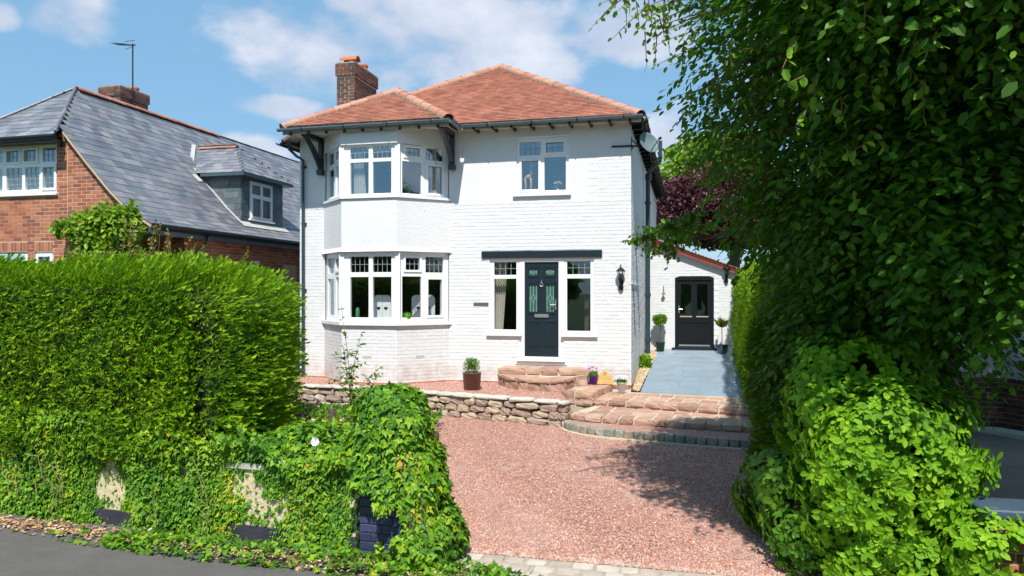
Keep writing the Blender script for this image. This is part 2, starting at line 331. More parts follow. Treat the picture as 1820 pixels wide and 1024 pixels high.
def lay(parent, name, items, size, m, cap=300, bevel=.004, rank=None, stuffname=None):
    """items: (matrix relative to the parent, (lx, ly, lz) real size). The nearest `cap` become objects, the rest one stuff mesh."""
    if not items: return
    pm = MW.get(parent.name, Matrix()) if parent else Matrix()
    cam_p = Vector((0, 0, CZ))
    items = sorted(items, key=lambda it: ((pm @ it[0].to_translation()) - cam_p).length + (rank(pm @ it[0].to_translation(), it[0].to_translation()) if rank else 0))
    base = piecemesh(name, *size, bevel, m)
    for mx, s in items[:cap]:
        o = bpy.data.objects.new(name, base); link(o, parent)
        o.matrix_basis = mx @ Matrix.Diagonal((s[0] / size[0], s[1] / size[1], s[2] / size[2], 1))
    rest = items[cap:]
    if rest:
        V = np.empty((len(rest), 8, 3), np.float32)
        for i, (mx, s) in enumerate(rest):
            A = np.array(mx.to_3x3()); V[i] = (BOXV * np.array(s)) @ A.T + np.array(mx.to_translation())
        F = (BOXF[None] + (np.arange(len(rest)) * 8)[:, None, None]).reshape(-1, 4)
        o = nobj(stuffname or name + '_mass', npmesh(name, V.reshape(-1, 3), F), m, parent); o['kind'] = 'stuff'
def rows(x0, x1, z0, z1, L_, H_, gap, holes=(), soldiers=(), jit=.0, polyclip=None):
    """running bond in a rectangle less holes; returns (xc, zc, lx, lz)"""
    out = []; nz = int(round((z1 - z0) / H_)); k = 0
    for r in range(nz):
        a = z0 + r * H_; b = a + H_ - gap
        segs = [(x0, x1)]
        if polyclip: segs = [polyclip(a, b)]; 
        if segs[0] is None: continue
        for (hx0, hx1, hz0, hz1) in holes:
            if min(b, hz1) - max(a, hz0) > H_ * .35:
                ns = []
                for (s, e) in segs:
                    if hx1 <= s or hx0 >= e: ns.append((s, e)); continue
                    if hx0 - s > .02: ns.append((s, hx0))
                    if e - hx1 > .02: ns.append((hx1, e))
                segs = ns
        off = x0 - (L_ / 2 if r % 2 else 0)
        for (s, e) in segs:
            i = math.floor((s - off) / L_); 
            while off + i * L_ < e:
                p = max(s, off + i * L_); q = min(e, off + (i + 1) * L_) - gap
                if q - p > .03: out.append(((p + q) / 2, (a + b) / 2, q - p, b - a))
                i += 1
    return out
def wallitems(rs, T, depth, out, jz=0.0, jd=.0012):
    """place rows() pieces on plane given by T (x along, z up, -y outwards)"""
    for (x, z, lx, lz) in rs:
        out.append((T @ Matrix.Translation((x, -depth / 2 + depth * .5 - random.uniform(0, jd) - depth / 2 + .0, z + random.uniform(-jz, jz))), (lx, depth, lz)))
def gridslab(mb, us, vs, solid, y0, y1, T):
    """slab in the x,z plane with holes; y0 is the outer face (-y out)"""
    us = sorted(set(round(u, 4) for u in us)); vs = sorted(set(round(v, 4) for v in vs)); nu, nv = len(us) - 1, len(vs) - 1
    S = [[solid((us[i] + us[i + 1]) / 2, (vs[j] + vs[j + 1]) / 2) for j in range(nv)] for i in range(nu)]
    g = lambda i, j: 0 <= i < nu and 0 <= j < nv and S[i][j]
    def q(*p): mb.poly([T @ Vector(a) for a in p])
    for i in range(nu):
        for j in range(nv):
            if not S[i][j]: continue
            a, b, c, d = us[i], us[i + 1], vs[j], vs[j + 1]
            q((a, y0, c), (b, y0, c), (b, y0, d), (a, y0, d)); q((b, y1, c), (a, y1, c), (a, y1, d), (b, y1, d))
            if not g(i - 1, j): q((a, y1, c), (a, y0, c), (a, y0, d), (a, y1, d))
            if not g(i + 1, j): q((b, y0, c), (b, y1, c), (b, y1, d), (b, y0, d))
            if not g(i, j - 1): q((a, y1, c), (b, y1, c), (b, y0, c), (a, y0, c))
            if not g(i, j + 1): q((a, y0, d), (b, y0, d), (b, y1, d), (a, y1, d))
def slabwall(parent, name, m, x0, x1, z0, z1, holes, thick, T, label=None):
    mb = MB(); us = [x0, x1]; vs = [z0, z1]
    for h in holes: us += [h[0], h[1]]; vs += [h[2], h[3]]
    us = [min(max(u, x0), x1) for u in us]; vs = [min(max(v, z0), z1) for v in vs]
    gridslab(mb, us, vs, lambda u, v: not any(h[0] < u < h[1] and h[2] < v < h[3] for h in holes), 0, thick, T)
    return mb.build(name, m, parent, label=label)
def window(parent, T, x0, x1, z0, z1, lights, sill=None, gm='glass', dep=.07, inset=.03, label=None, leadm=None):
    """lights: (x0,x1,z0,z1,kind) glass openings; kind: '' fixed, 's' opening sash, 'l' leaded grid, 'n' none"""
    mb = MB(); us = [x0, x1]; vs = [z0, z1]
    for h in lights: us += [h[0], h[1]]; vs += [h[2], h[3]]
    gridslab(mb, us, vs, lambda u, v: not any(h[0] < u < h[1] and h[2] < v < h[3] for h in lights), inset, inset + dep, T)
    win = mb.build('window', M['upvc'], parent, label=label)
    for (a, b, c, d, k) in lights:
        if 's' in k:
            e = .045; sb = MB()
            gridslab(sb, [a - e, a, b, b + e], [c - e, c, d, d + e], lambda u, v: not (a < u < b and c < v < d), inset - .022, inset + .02, T)
            sb.build('sash', M['upvc'], win)
        g = MB().box(a + .002, b - .002, inset + .03, inset + .036, c + .002, d - .002, T); g.build('pane', M[gm], win)
        if 'l' in k:
            lb = MB(); nx = max(2, int(round((b - a) / .115))); t = .0045
            for i in range(1, nx): x = a + (b - a) * i / nx; lb.box(x - t, x + t, inset + .022, inset + .0295, c, d, T)
            nz = 2 if 'L' not in k else 4
            for i in range(1, nz): z = c + (d - c) * i / nz; lb.box(a, b, inset + .0215, inset + .029, z - t, z + t, T)
            lb.build('leading', M[leadm or 'lstrip'], win)
    if sill:
        sx0, sx1, sz0, sz1, pr = sill
        MB().box(sx0, sx1, -pr, inset + .05, sz0, sz1, T).build('sill', M['sill'], win, bevel=.006)
    return win

rng = np.random.default_rng(11)
def nrm(a): return a / (np.linalg.norm(a, axis=-1, keepdims=True) + 1e-9)
def rnd(n): return nrm(rng.normal(size=(n, 3)))
def wob(P, s=1.0, seed=0.0):
    """smooth pseudo noise -1..1"""
    x, y, z = P[:, 0] * s + seed, P[:, 1] * s + seed * 1.7, P[:, 2] * s - seed
    return (np.sin(1.7 * x + 2.3 * np.sin(1.1 * y + .7 * z)) + np.sin(2.1 * y + 1.9 * np.sin(1.3 * z + .9 * x)) + np.sin(2.6 * z + 1.7 * np.sin(1.9 * x - y))) / 3
TMPL = {
 'oval': ([(0, 0, 0), (.3, .27, .07), (.72, .24, .06), (1, 0, 0), (.72, -.24, .06), (.3, -.27, .07)], [(0, 1, 3), (1, 2, 3), (0, 3, 4), (0, 4, 5)]),
 'lance': ([(0, 0, 0), (.45, .17, .05), (1, 0, -.06), (.45, -.17, .05)], [(0, 1, 2), (0, 2, 3)]),
 'ivy': ([(0, 0, 0), (-.12, .38, .03), (.28, .52, -.04), (.42, .24, .03), (1, 0, -.08), (.42, -.24, .03), (.28, -.52, -.04), (-.12, -.38, .03)], [(0, 1, 2), (0, 2, 3), (0, 3, 4), (0, 4, 5), (0, 5, 6), (0, 6, 7)]),
 'frond': ([(0, 0, 0), (.55, .045, .02), (1, 0, -.05), (.25, .0, 0), (.8, .17, .03), (.2, -.02, 0), (.75, -.16, -.03), (.5, 0, 0)], [(0, 1, 2), (0, 4, 3), (0, 5, 6), (7, 4, 2)]),
 'round': ([(0, 0, 0), (.3, .42, .04), (.8, .3, .0), (1, 0, 0), (.8, -.3, 0), (.3, -.42, .04)], [(0, 1, 3), (1, 2, 3), (0, 3, 4), (0, 4, 5)]),
}
def leaves(P, D, N, S, tmpl='oval'):
    tv, tf = TMPL[tmpl]; tv = np.array(tv, np.float32); tf = np.array(tf)
    D = nrm(D); side = nrm(np.cross(D, N)); nn_ = np.cross(side, D)
    V = P[:, None] + S[:, None, None] * (tv[None, :, 0:1] * D[:, None] + tv[None, :, 1:2] * side[:, None] + tv[None, :, 2:3] * nn_[:, None])
    F = tf[None] + (np.arange(len(P)) * len(tv))[:, None, None]
    return V.reshape(-1, 3), F.reshape(-1, 3)
def leafobj(name, sets, m, parent, kind='stuff'):
    Vs, Fs, o = [], [], 0
    for V, F in sets: Vs.append(V); Fs.append(F + o); o += len(V)
    ob = nobj(name, npmesh(name, np.concatenate(Vs), np.concatenate(Fs)), m, parent)
    if kind: ob['kind'] = kind
    return ob
def blob(n, c, half, rz=0, ex=5.0, amp=.08, ws=1.5, seed=1.0, layer=0.0, zmin=None):
    """n random points with normals on a lumpy superellipsoid"""
    P = rng.uniform(-1, 1, (n, 3)); f = rng.choice(3, n, p=np.array([half[1] * half[2], half[0] * half[2], half[0] * half[1]]) / (half[1] * half[2] + half[0] * half[2] + half[0] * half[1]))
    P[np.arange(n), f] = np.sign(rng.uniform(-1, 1, n)); P /= (np.abs(P) ** ex).sum(1, keepdims=True) ** (1 / ex)
    h = np.array(half); N = nrm(np.sign(P) * np.abs(P) ** (ex - 1) / h)
    Q = P * h; Q = Q + N * (amp * wob(Q, ws, seed) + layer * rng.uniform(-1, .15, n))[:, None]
    cr, sr = math.cos(rz), math.sin(rz); Rm = np.array([[cr, -sr, 0], [sr, cr, 0], [0, 0, 1]])
    Q = Q @ Rm.T + np.array(c); N = N @ Rm.T
    if zmin is not None:
        k = Q[:, 2] > zmin; Q, N = Q[k], N[k]
    return Q, N
def hull(name, c, half, rz, m, parent, ex=5.0, amp=.08, ws=1.5, seed=1.0, shrink=.1, sub=14):  # closed inner shell; in foliage a dark solid added to block light
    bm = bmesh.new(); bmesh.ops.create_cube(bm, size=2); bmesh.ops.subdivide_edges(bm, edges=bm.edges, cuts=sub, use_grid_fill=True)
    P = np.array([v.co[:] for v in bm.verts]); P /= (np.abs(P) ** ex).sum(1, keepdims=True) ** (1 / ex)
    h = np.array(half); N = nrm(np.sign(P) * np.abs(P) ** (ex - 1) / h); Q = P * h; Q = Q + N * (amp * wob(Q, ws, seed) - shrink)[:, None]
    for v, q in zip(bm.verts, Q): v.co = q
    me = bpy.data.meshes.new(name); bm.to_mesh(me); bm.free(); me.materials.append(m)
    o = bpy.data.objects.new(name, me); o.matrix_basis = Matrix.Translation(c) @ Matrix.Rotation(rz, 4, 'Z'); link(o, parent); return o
def rock(sx, sy, sz, seed, m, rough=.12, ex=5.0):
    """irregular rounded stone of about the given size, centred"""
    r = random.Random(seed); bm = bmesh.new(); bmesh.ops.create_cube(bm, size=2); bmesh.ops.subdivide_edges(bm, edges=bm.edges, cuts=2, use_grid_fill=True)
    tx, tz = r.uniform(-.12, .12), r.uniform(-.12, .12)
    for v in bm.verts:
        p = v.co; k = (abs(p.x) ** ex + abs(p.y) ** ex + abs(p.z) ** ex) ** (1 / ex); p = p / k
        p = Vector((p.x * (1 + tx * p.z), p.y, p.z * (1 + tz * p.x)))
        v.co = Vector((p.x * sx / 2, p.y * sy / 2, p.z * sz / 2)) + Vector([r.uniform(-1, 1) * rough * min(sx, sy, sz) * .5 for _ in range(3)])
    me = bpy.data.meshes.new('stone'); bm.to_mesh(me); bm.free(); me.materials.append(m); return me
def place(name, me, parent, loc, rz=0, tilt=0):
    o = bpy.data.objects.new(name, me); o.matrix_basis = Matrix.Translation(loc) @ Matrix.Rotation(rz, 4, 'Z') @ Matrix.Rotation(tilt, 4, 'Y'); return link(o, parent)
def struct(o, label=None):
    o['kind'] = 'structure'
    if label: o['label'] = label
    return o
def wallitems(rs, T, out, proud=.006, depth=.03, jd=.0015, jz=0.0, rot=0.0):
    for (x, z, lx, lz) in rs:
        p = proud + random.uniform(-jd, jd)
        out.append((T @ Matrix.Translation((x, depth / 2 - p, z + random.uniform(-jz, jz))) @ Matrix.Rotation(random.uniform(-rot, rot), 4, 'Y'), (lx, depth, lz)))
I4 = Matrix()
def TR(x, y, z, deg): return Matrix.Translation((x, y, z)) @ Matrix.Rotation(R(deg), 4, 'Z')
HX, HY, HA = 2.462, 15.262, R(-13.4)
HM = Matrix.Translation((HX, HY, 0)) @ Matrix.Rotation(HA, 4, 'Z')
def h2w(x, y, z=0): return HM @ Vector((x, y, z))

# ================================================================== THE GROUND
def sheet(name, pts, m, label=None, base=None):
    """horizontal polygon; with base it becomes a block down to base"""
    mb = MB(); pts = [Vector(p) for p in pts]
    mb.poly(pts)
    if base is not None:
        lo = [Vector((p.x, p.y, base)) for p in pts]
        for i in range(len(pts)): j = (i + 1) % len(pts); mb.poly([pts[i], lo[i], lo[j], pts[j]])
        mb.poly(lo[::-1])
    return struct(mb.build(name, m), label)
sheet('ground', [(-600, -600, -.66), (600, -600, -.66), (600, 600, -.66), (-600, 600, -.66)], M['grass'])
PVD = Vector((math.cos(R(-14)), math.sin(R(-14)), 0))          # direction of the street front
def pv(t, y0=7.22): return Vector((-.5, y0, 0)) + PVD * t        # line where drive and setts meet
def at(p, z): return (p.x, p.y, z)
sheet('pavement', [at(pv(-14, 6.2 - 1.2), -.63), at(pv(16, 5.0), -.63), at(pv(16, 7.6), -.63), at(pv(-14, 7.9), -.63)], M['asphalt'])
sheet('road', [(-40, -8, -.72), (40, -18, -.72), (40, -4, -.645), (-40, 8, -.645)], M['asphalt'])
# gravel drive (slopes up towards the house)
dv = MB(); G = []
for j in range(13):
    t = j / 12; row = []
    for i in range(11):
        s = i / 10; a = Vector((-1.6, 7.45, -.622)).lerp(Vector((3.0, 6.30, -.622)), s); b = Vector((-2.4, 14.6, -.48)).lerp(Vector((5.4, 12.6, -.48)), s)
        p = a.lerp(b, t); p.z += .012 * math.sin(3.1 * p.x + p.y) * (1 if 0 < j < 12 else 0); row.append(p)
    G.append(row)
for j in range(12):
    for i in range(10): dv.poly([G[j][i], G[j][i + 1], G[j + 1][i + 1], G[j + 1][i]])
drive = struct(dv.build('gravel_drive', M['gravel'], smooth=True))
# terrace of gravel between house and stone wall
WL = [Vector(p) for p in ((-9.5, 17.2, 0), (-6.2, 16.1, 0), (-4.3, 15.3, 0), (-1.5, 14.12, 0), (-.1, 13.42, 0), (.95, 12.85, 0))]
TE = [at(p + Vector((.0, .12, 0)), -.075) for p in WL] + [(.99, 13.5, -.075), (.94, 14.42, -.075), (1.28, 15.0, -.075), (1.62, 15.6, -.075), at(h2w(-9.5, .5), -.075)]
sheet('terrace', TE, M['gravel'], base=-.6)
sheet('planting_bed', [(-12, 11.5, -.26), (-5.2, 8.55, -.3), (-1.35, 7.4, -.34), (-1.25, 8.4, -.36), (-1.15, 10.2, -.42), (-1.2, 12.2, -.46), (-1.9, 14.3, -.44), (-4.5, 15.5, -.4), (-12, 18, -.3)], M['soil'], base=-.65)
def scatter_chips(name, n, f, m, sz, parent=None):
    P = f(n); n = len(P); s = rng.uniform(sz[0], sz[1], n); A = rnd(n); B = nrm(np.cross(A, rnd(n))); C_ = np.cross(A, B)
    t = np.array([(1, 0, 0), (-1, 0, 0), (0, .8, 0), (0, -.7, 0), (0, 0, .55), (0, 0, -.5)]); F = np.array([(0, 2, 4), (2, 1, 4), (1, 3, 4), (3, 0, 4), (2, 0, 5), (1, 2, 5), (3, 1, 5), (0, 3, 5)])
    V = P[:, None] + s[:, None, None] * (t[None, :, 0:1] * A[:, None] + t[None, :, 1:2] * B[:, None] + t[None, :, 2:3] * C_[:, None])
    o = nobj(name, npmesh(name, V.reshape(-1, 3), (F[None] + (np.arange(n) * 6)[:, None, None]).reshape(-1, 3)), m, parent); o['kind'] = 'stuff'; return o
def fdrive(n):
    s = rng.random(n); t = rng.random(n) ** 1.6
    a = np.array([-1.6, 7.40, -.619]) + s[:, None] * np.array([4.6, -1.15, 0]); b = np.array([-2.0, 14.1, -.477]) + s[:, None] * np.array([7.2, -2.0, 0])
    return a + t[:, None] * (b - a)
scatter_chips('loose_gravel', 42000, fdrive, M['chip'], (.007, .0155))
def fterr(n):
    P = np.stack([rng.uniform(-7, 1.9, n), rng.uniform(12.9, 17.2, n), np.full(n, -.072)], 1)
    i = np.clip(np.interp(P[:, 0], [p.x for p in WL], [p.y for p in WL]) + .15, 0, 99); yw = 15.262 - .2382 * (P[:, 0] - 2.462)
    return P[(P[:, 1] > i) & (P[:, 1] < yw) & ~((P[:, 0] > .9) & (P[:, 1] > 13.4)) & ~((P[:, 0] > -.3) & (P[:, 1] > 15.6 - 1.2 * (P[:, 0] + .3)))]
scatter_chips('terrace_gravel', 26000, fterr, M['chip'], (.008, .016))

# ================================================================== THE WHITE HOUSE
H = thing('white_house', 'white painted brick house with bay windows, clay tiled hipped roof and dark front door', 'house', (HX, HY, 0), HA)
JL, CL, CR, JR = Vector((-6.93, 0, 0)), Vector((-6.09, -.83, 0)), Vector((-4.84, -.83, 0)), Vector((-3.95, 0, 0))
def facet(a, b): return TR(a.x, a.y, 0, math.degrees(math.atan2(b.y - a.y, b.x - a.x))), (b - a).length
FT = [facet(JL, CL), facet(CL, CR), facet(CR, JR)]
XL = -7.56; EZ = 5.40
doorhole = (-2.37, -1.406, .45, 2.57); slL = (-3.027, -2.37, 1.0, 2.57); slR = (-1.406, -.769, 1.0, 2.57); upw = (-2.435, -1.301, 3.99, 5.165)
holes = [doorhole, slL, slR, upw]
bayhole = (JL.x, JR.x, -.2, 5.6)
slabwall(H, 'front_wall', M['paint'], XL, 0, -.3, EZ + .05, holes + [bayhole], .28, I4)
TS = TR(0, 0, 0, 90)                                          # right hand side wall
slabwall(H, 'side_wall', M['paint'], .28, 12.6, -.3, EZ, [], .28, TS)
slabwall(H, 'side_wall', M['paint'], .28, 12.6, -.3, EZ, [], .28, Matrix.Translation((XL + .28, 0, 0)) @ Matrix.Rotation(R(90), 4, 'Z'))
slabwall(H, 'rear_wall', M['paint'], XL, 0, -.3, EZ, [], .25, TR(0, 12.35, 0, 0))
# painted bricks stand a little proud below the render, and in a toothed quoin up the right corner
items = []; BL, BH, BG = .2285, .0765, .0062
rs = rows(XL + .004, -.004, -.135, 3.87, BL, BH, BG, [(a, b, c, d) for (a, b, c, d) in holes[:3]] + [bayhole, (-3.1, -2.36, .93, 1.0), (-1.42, -.68, .93, 1.0), (-3.205, -.594, 2.60, 2.76), (-2.5, -1.27, .33, .5)])
wallitems(rs, I4, items, .0062, jd=.0026, jz=.0008, rot=.002)
rs = []
for r in range(19):
    z = 3.87 + r * BH
    if r < 18 or True: rs += [(-.004 - (.9 if r % 2 else .68) / 2, z + BH / 2, (.9 if r % 2 else .68), BH - BG)] if 14 > r >= 0 and z < 5.3 else [(-.004 - .34, z + BH / 2, .68, BH - BG)]
cut = []
for (x, z, lx, lz) in rs:
    n = max(1, round(lx / BL)); 
    for i in range(n): cut.append((x - lx / 2 + (i + .5) * lx / n, z, lx / n - BG, lz))
wallitems([c for c in cut if abs(c[1] - 4.905) > .04], I4, items, .003, jd=.001)
for (T, Lf) in FT: wallitems(rows(.006, Lf - .006, -.135, 1.15, BL, BH, BG, []), T, items, .0062, jd=.0026, jz=.0008, rot=.002)
sd = []; wallitems(rows(.004, 12.4, -.135, 3.72, BL, BH, BG, [(3.5, 4.9, -.2, 3.0)] if 0 else []), TS, sd, .0062, jd=.0026, jz=.0008, rot=.002)
lay(H, 'brick', items + [s for s in sd if (s[0].to_translation().y < 6)], (.224, .03, .072), M['paintb'], cap=215, bevel=.0012, stuffname='painted_brickwork',
    rank=lambda wp, lp: (0 if lp.x > -3.9 else 3) + (0 if lp.z > .05 else 2) + (4 if lp.y > .3 else 0))
# red brick footing at the base, half hidden by gravel
fi = []
for T, L_, x0 in [(I4, JL.x - XL, XL)] + [(t, l, 0) for t, l in FT] + [(I4, -.0 - JR.x, JR.x)]:
    wallitems(rows(x0, x0 + L_, -.115, -.04, BL, .075, .01), T, fi, .022, .05, .002)
wallitems(rows(0, 6, -.115, -.04, BL, .075, .01), TS, fi, .022, .05, .002)
for i, (mx, s) in enumerate(fi): fi[i] = (mx, s)
lay(H, 'footing_brick', fi, (.22, .05, .065), M['brickn'], cap=80)
# ---- bay: low wall, middle panel, head, soffit
def bayshell(name, m, z0, z1, off, top=True, flare=0.0):
    mb = MB(); P = [JL, CL, CR, JR]; ctr = Vector((-5.44, .4, 0))
    def o(p, d):
        if p in (JL, JR): return p + Vector((-d if p is JL else d, 0, 0)) * 1.25
        return p + Vector((-d * .42 if p is CL else d * .42, -d, 0))
    lo = [o(p, off + flare) for p in P]; mi = [o(p, off) for p in P]
    zs = [(lo, z0), (mi, z0 + .10), (mi, z1)] if flare else [(mi, z0), (mi, z1)]
    for (A, za), (B, zb) in zip(zs, zs[1:]):
        for i in range(3): mb.poly([at(A[i], za), at(A[i + 1], za), at(B[i + 1], zb), at(B[i], zb)])
    b0 = [at(p, z0) for p in zs[0][0]]; b1 = [at(p, z1) for p in zs[-1][0]]
    mb.poly(b0[::-1] + [] if False else [b0[3], b0[2], b0[1], b0[0]]); mb.poly(b1)
    return mb.build(name, m, H)
bayshell('bay_base', M['paint'], -.3, 1.155, 0)
bayshell('bay_panel', M['paint'], 2.74, 3.87, .02, flare=.05)
bayshell('bay_head', M['paint'], 5.03, 5.38, .035)
for T, Lf in FT: pass
def bayring(name, z0, z1, d):
    mb = MB(); P = [JL, CL, CR, JR]
    def o(p, e):
        if p in (JL, JR): return p + Vector((-e if p is JL else e, 0, 0)) * 1.25
        return p + Vector((-e * .42 if p is CL else e * .42, -e, 0))
    A = [o(p, d) for p in P]; B = [o(p, -.1) for p in P]
    for i in range(3):
        for z, rv in ((z1, 0), (z0, 1)):
            q = [at(A[i], z), at(A[i + 1], z), at(B[i + 1], z), at(B[i], z)]; mb.poly(q[::-1] if rv else q)
        mb.poly([at(A[i], z0), at(A[i + 1], z0), at(A[i + 1], z1), at(A[i], z1)]); mb.poly([at(B[i + 1], z0), at(B[i], z0), at(B[i], z1), at(B[i + 1], z1)])
    return mb.build(name, M['sill'], H)
bayring('bay_sill', 1.165, 1.235, .07); bayring('bay_sill', 3.875, 3.93, .06)
def fr(L_, lst): return [(a * L_, b * L_, c, d, k) for a, b, c, d, k in lst]
for lvl, (z0, z1, tz0, tz1, bz0, bz1, gm) in enumerate(((1.236, 2.738, 2.30, 2.635, 1.33, 2.20, 'glass'), (3.931, 5.029, 4.73, 4.985, 3.98, 4.655, 'glassu'))):
    for k, (T, Lf) in enumerate(FT):
        if k == 1: li = [(.14, .48, tz0, tz1, 'l'), (.555, .895, tz0, tz1, 'l'), (.14, .48, bz0, bz1, ''), (.555, .895, bz0, bz1, '')]
        elif k == 2: li = [(.175, .44, tz0 + .05, tz1 - .03, 'ls'), (.555, .90, tz0, tz1, 'l'), (.115, .475, bz0, bz1 + .01, ''), (.60, .865, bz0 + .04, bz1 - .05, 's')]
        else: li = [(.10, .45, tz0, tz1, 'l'), (.60, .87, tz0 + .05, tz1 - .03, 'ls'), (.10, .45, bz0 + .03, bz1 - .03, ''), (.56, .90, bz0, bz1, '')]
        window(H, T, .0, Lf, z0, z1, fr(Lf, li), gm=gm, inset=.035)
for c, dx in ((CL, -1), (CR, 1)):                             # corner posts of the bay
    for z0, z1 in ((1.236, 2.738), (3.931, 5.029)):
        MB().prism([(c.x - .055, c.y + .075), (c.x - .055 - (.02 if dx < 0 else -.02), c.y + .002), (c.x, c.y + .006), (c.x + .055 + (.02 if dx > 0 else -.02), c.y + .002), (c.x + .055, c.y + .075)], 'z', z0, z1).build('corner_post', M['upvc'], H)
# ---- other windows
window(H, I4, upw[0], upw[1], upw[2], upw[3], [(-2.37, -1.91, 4.80, 5.085, 'l'), (-1.79, -1.41, 4.84, 5.05, 'ls'), (-2.325, -1.955, 4.07, 4.68, 's'), (-1.83, -1.365, 4.04, 4.745, '')], sill=(-2.5, -1.247, 3.915, 3.985, .07), gm='glassu', label='white two light window with leaded tops above the front door')
MB().box(-2.45, -1.29, -.035, 0, 5.167, 5.19).build('drip_mould', M['upvc'], H)
window(H, I4, slL[0], slL[1], slL[2], slL[3], [(-2.936, -2.44, 2.245, 2.52, 'l'), (-2.936, -2.44, 1.065, 2.165, '')], sill=(-3.09, -2.314, .932, .999, .07))
window(H, I4, slR[0], slR[1], slR[2], slR[3], [(-1.343, -.843, 2.25, 2.525, 'l'), (-1.343, -.843, 1.055, 2.165, '')], sill=(-1.461, -.687, .932, .999, .07))
# ---- front door
df = MB(); gridslab(df, [-2.37, -2.262, -1.52, -1.406], [.45, .495, 2.518, 2.57], lambda u, v: not (-2.262 < u < -1.52 and .495 < v < 2.518), .02, .12, I4)
df.build('door_frame', M['upvc'], H)
MB().box(-2.42, -1.37, -.07, .02, .40, .452).box(-2.46, -1.33, -.025, .02, .33, .398).build('door_step', M['sill'], H, bevel=.006)
dg = [(-2.165, -1.985, 2.235, 2.375), (-1.80, -1.62, 2.235, 2.375), (-2.165, -1.985, 1.455, 2.035), (-1.80, -1.62, 1.455, 2.035)]
dr = MB(); us = [-2.258, -1.524]; vs = [.50, 2.513]
for h in dg: us += h[:2]; vs += h[2:]
gridslab(dr, us, vs, lambda u, v: not any(h[0] < u < h[1] and h[2] < v < h[3] for h in dg), .055, .10, I4)
door = dr.build('front_door', M['navy'], H, label='dark blue black front door with four leaded glass panels')
for (a, b, c, d) in dg:
    fm = MB(); gridslab(fm, [a - .028, a, b, b + .028], [c - .028, c, d, d + .028], lambda u, v: not (a < u < b and c < v < d), .042, .056, I4)
    fm.box(a - .05, b + .05, .035, .055, d + .03, d + .05); fm.box(a - .03, b + .03, .04, .055, c - .04, c - .028); fm.build('moulding', M['navy'], door)
    MB().box(a, b, .07, .076, c, d).build('door_glass', M['dglass'], door)
    lb = MB(); xm, zm = (a + b) / 2, (c + d) / 2; hz = .045 if d - c < .3 else .085; hx = .045
    def seg(p, q, w_=.0028):
        p = Vector(p); q = Vector(q); dd = (q - p).normalized(); n_ = Vector((-dd.z, 0, dd.x)) * w_
        lb.poly([p + n_, q + n_, q - n_, p - n_])
    P4 = [(xm, .066, zm + hz), (xm + hx, .066, zm), (xm, .066, zm - hz), (xm - hx, .066, zm)]
    for i in range(4): seg(P4[i], P4[(i + 1) % 4])
    seg((a, .066, zm), P4[3]); seg(P4[1], (b, .066, zm))
    if d - c > .3: seg((xm, .0665, d), (xm, .0665, zm + hz)); seg((xm, .0665, zm - hz), (xm, .0665, c)); seg((a + .022, .067, c), (a + .022, .067, d)); seg((b - .022, .067, c), (b - .022, .067, d))
    else: seg((a + .02, .067, zm + .035), (a + .02, .067, zm - .035)); seg((b - .02, .067, zm + .035), (b - .02, .067, zm - .035))
    lb.build('leading', M['lead'], door)
for a, b in ((-2.18, -1.965), (-1.815, -1.60)):
    pm = MB().box(a, b, .045, .056, .74, 1.28); pm.box(a - .015, b + .015, .038, .056, .715, .735); pm.box(a + .02, b - .02, .03, .046, 1.235, 1.25); pm.build('door_panel', M['navy'], door, bevel=.005)
MB().box(-2.045, -1.735, .03, .056, 1.335, 1.405).box(-2.03, -1.75, .02, .03, 1.345, 1.378).build('letterbox', M['steel'], door, bevel=.004)
kn = MB(); 
for k in range(16):
    a0, a1 = k / 16 * 2 * math.pi, (k + 1) / 16 * 2 * math.pi
    kn.tube([(-1.891 + .034 * math.cos(a0), .035, 2.03 + .034 * math.sin(a0)), (-1.891 + .034 * math.cos(a1), .035, 2.03 + .034 * math.sin(a1))], .0085, 5)
kn.box(-1.903, -1.879, .03, .056, 2.055, 2.12); kn.build('knocker', M['steel'], door)
MB().box(-1.60, -1.575, .03, .056, 1.50, 1.72).tube([(-1.588, .01, 1.605), (-1.70, .01, 1.605)], .011, 8).tube([(-1.588, .055, 1.605), (-1.588, .01, 1.605)], .01, 8).build('handle', M['steel'], door)
lt = MB().box(-3.205, -.594, -.045, .03, 2.604, 2.757).build('lintel_beam', M['navy'], H, bevel=.012)
for x0, x1 in ((-4.62, -4.36),): pass
for T, x, z in ((FT[1][0], .47, .46), (FT[2][0], .42, .46)):   # air bricks
    ab = MB().box(x, x + .22, -.012, .01, z, z + .068, T)
    o = ab.build('air_brick', M['paintb'], H); hb = MB()
    for i in range(9):
        for j in range(2): hb.box(x + .015 + i * .022, x + .026 + i * .022, -.0135, -.011, z + .012 + j * .026, z + .028 + j * .026, T)
    hb.build('vent_holes', M['black'], o)
# ---- rooms behind the glass
def room(name, x0, x1, y0, y1, z0, z1, m):
    mb = MB(); mb.poly([(x0, y1, z0), (x1, y1, z0), (x1, y1, z1), (x0, y1, z1)]); mb.poly([(x0, y0, z0), (x0, y1, z0), (x0, y1, z1), (x0, y0, z1)]); mb.poly([(x1, y1, z0), (x1, y0, z0), (x1, y0, z1), (x1, y1, z1)])
    mb.poly([(x0, y0, z0), (x1, y0, z0), (x1, y1, z0), (x0, y1, z0)]); mb.poly([(x0, y1, z1), (x1, y1, z1), (x1, y0, z1), (x0, y0, z1)]); return mb.build(name, m, H)
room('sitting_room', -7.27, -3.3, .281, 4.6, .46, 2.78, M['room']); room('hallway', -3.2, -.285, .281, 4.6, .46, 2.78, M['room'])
room('bedroom', -7.27, -3.3, .281, 4.2, 2.9, 5.2, M['roomu']); room('landing_room', -3.2, -.285, .281, 3.6, 2.9, 5.2, M['roomu'])
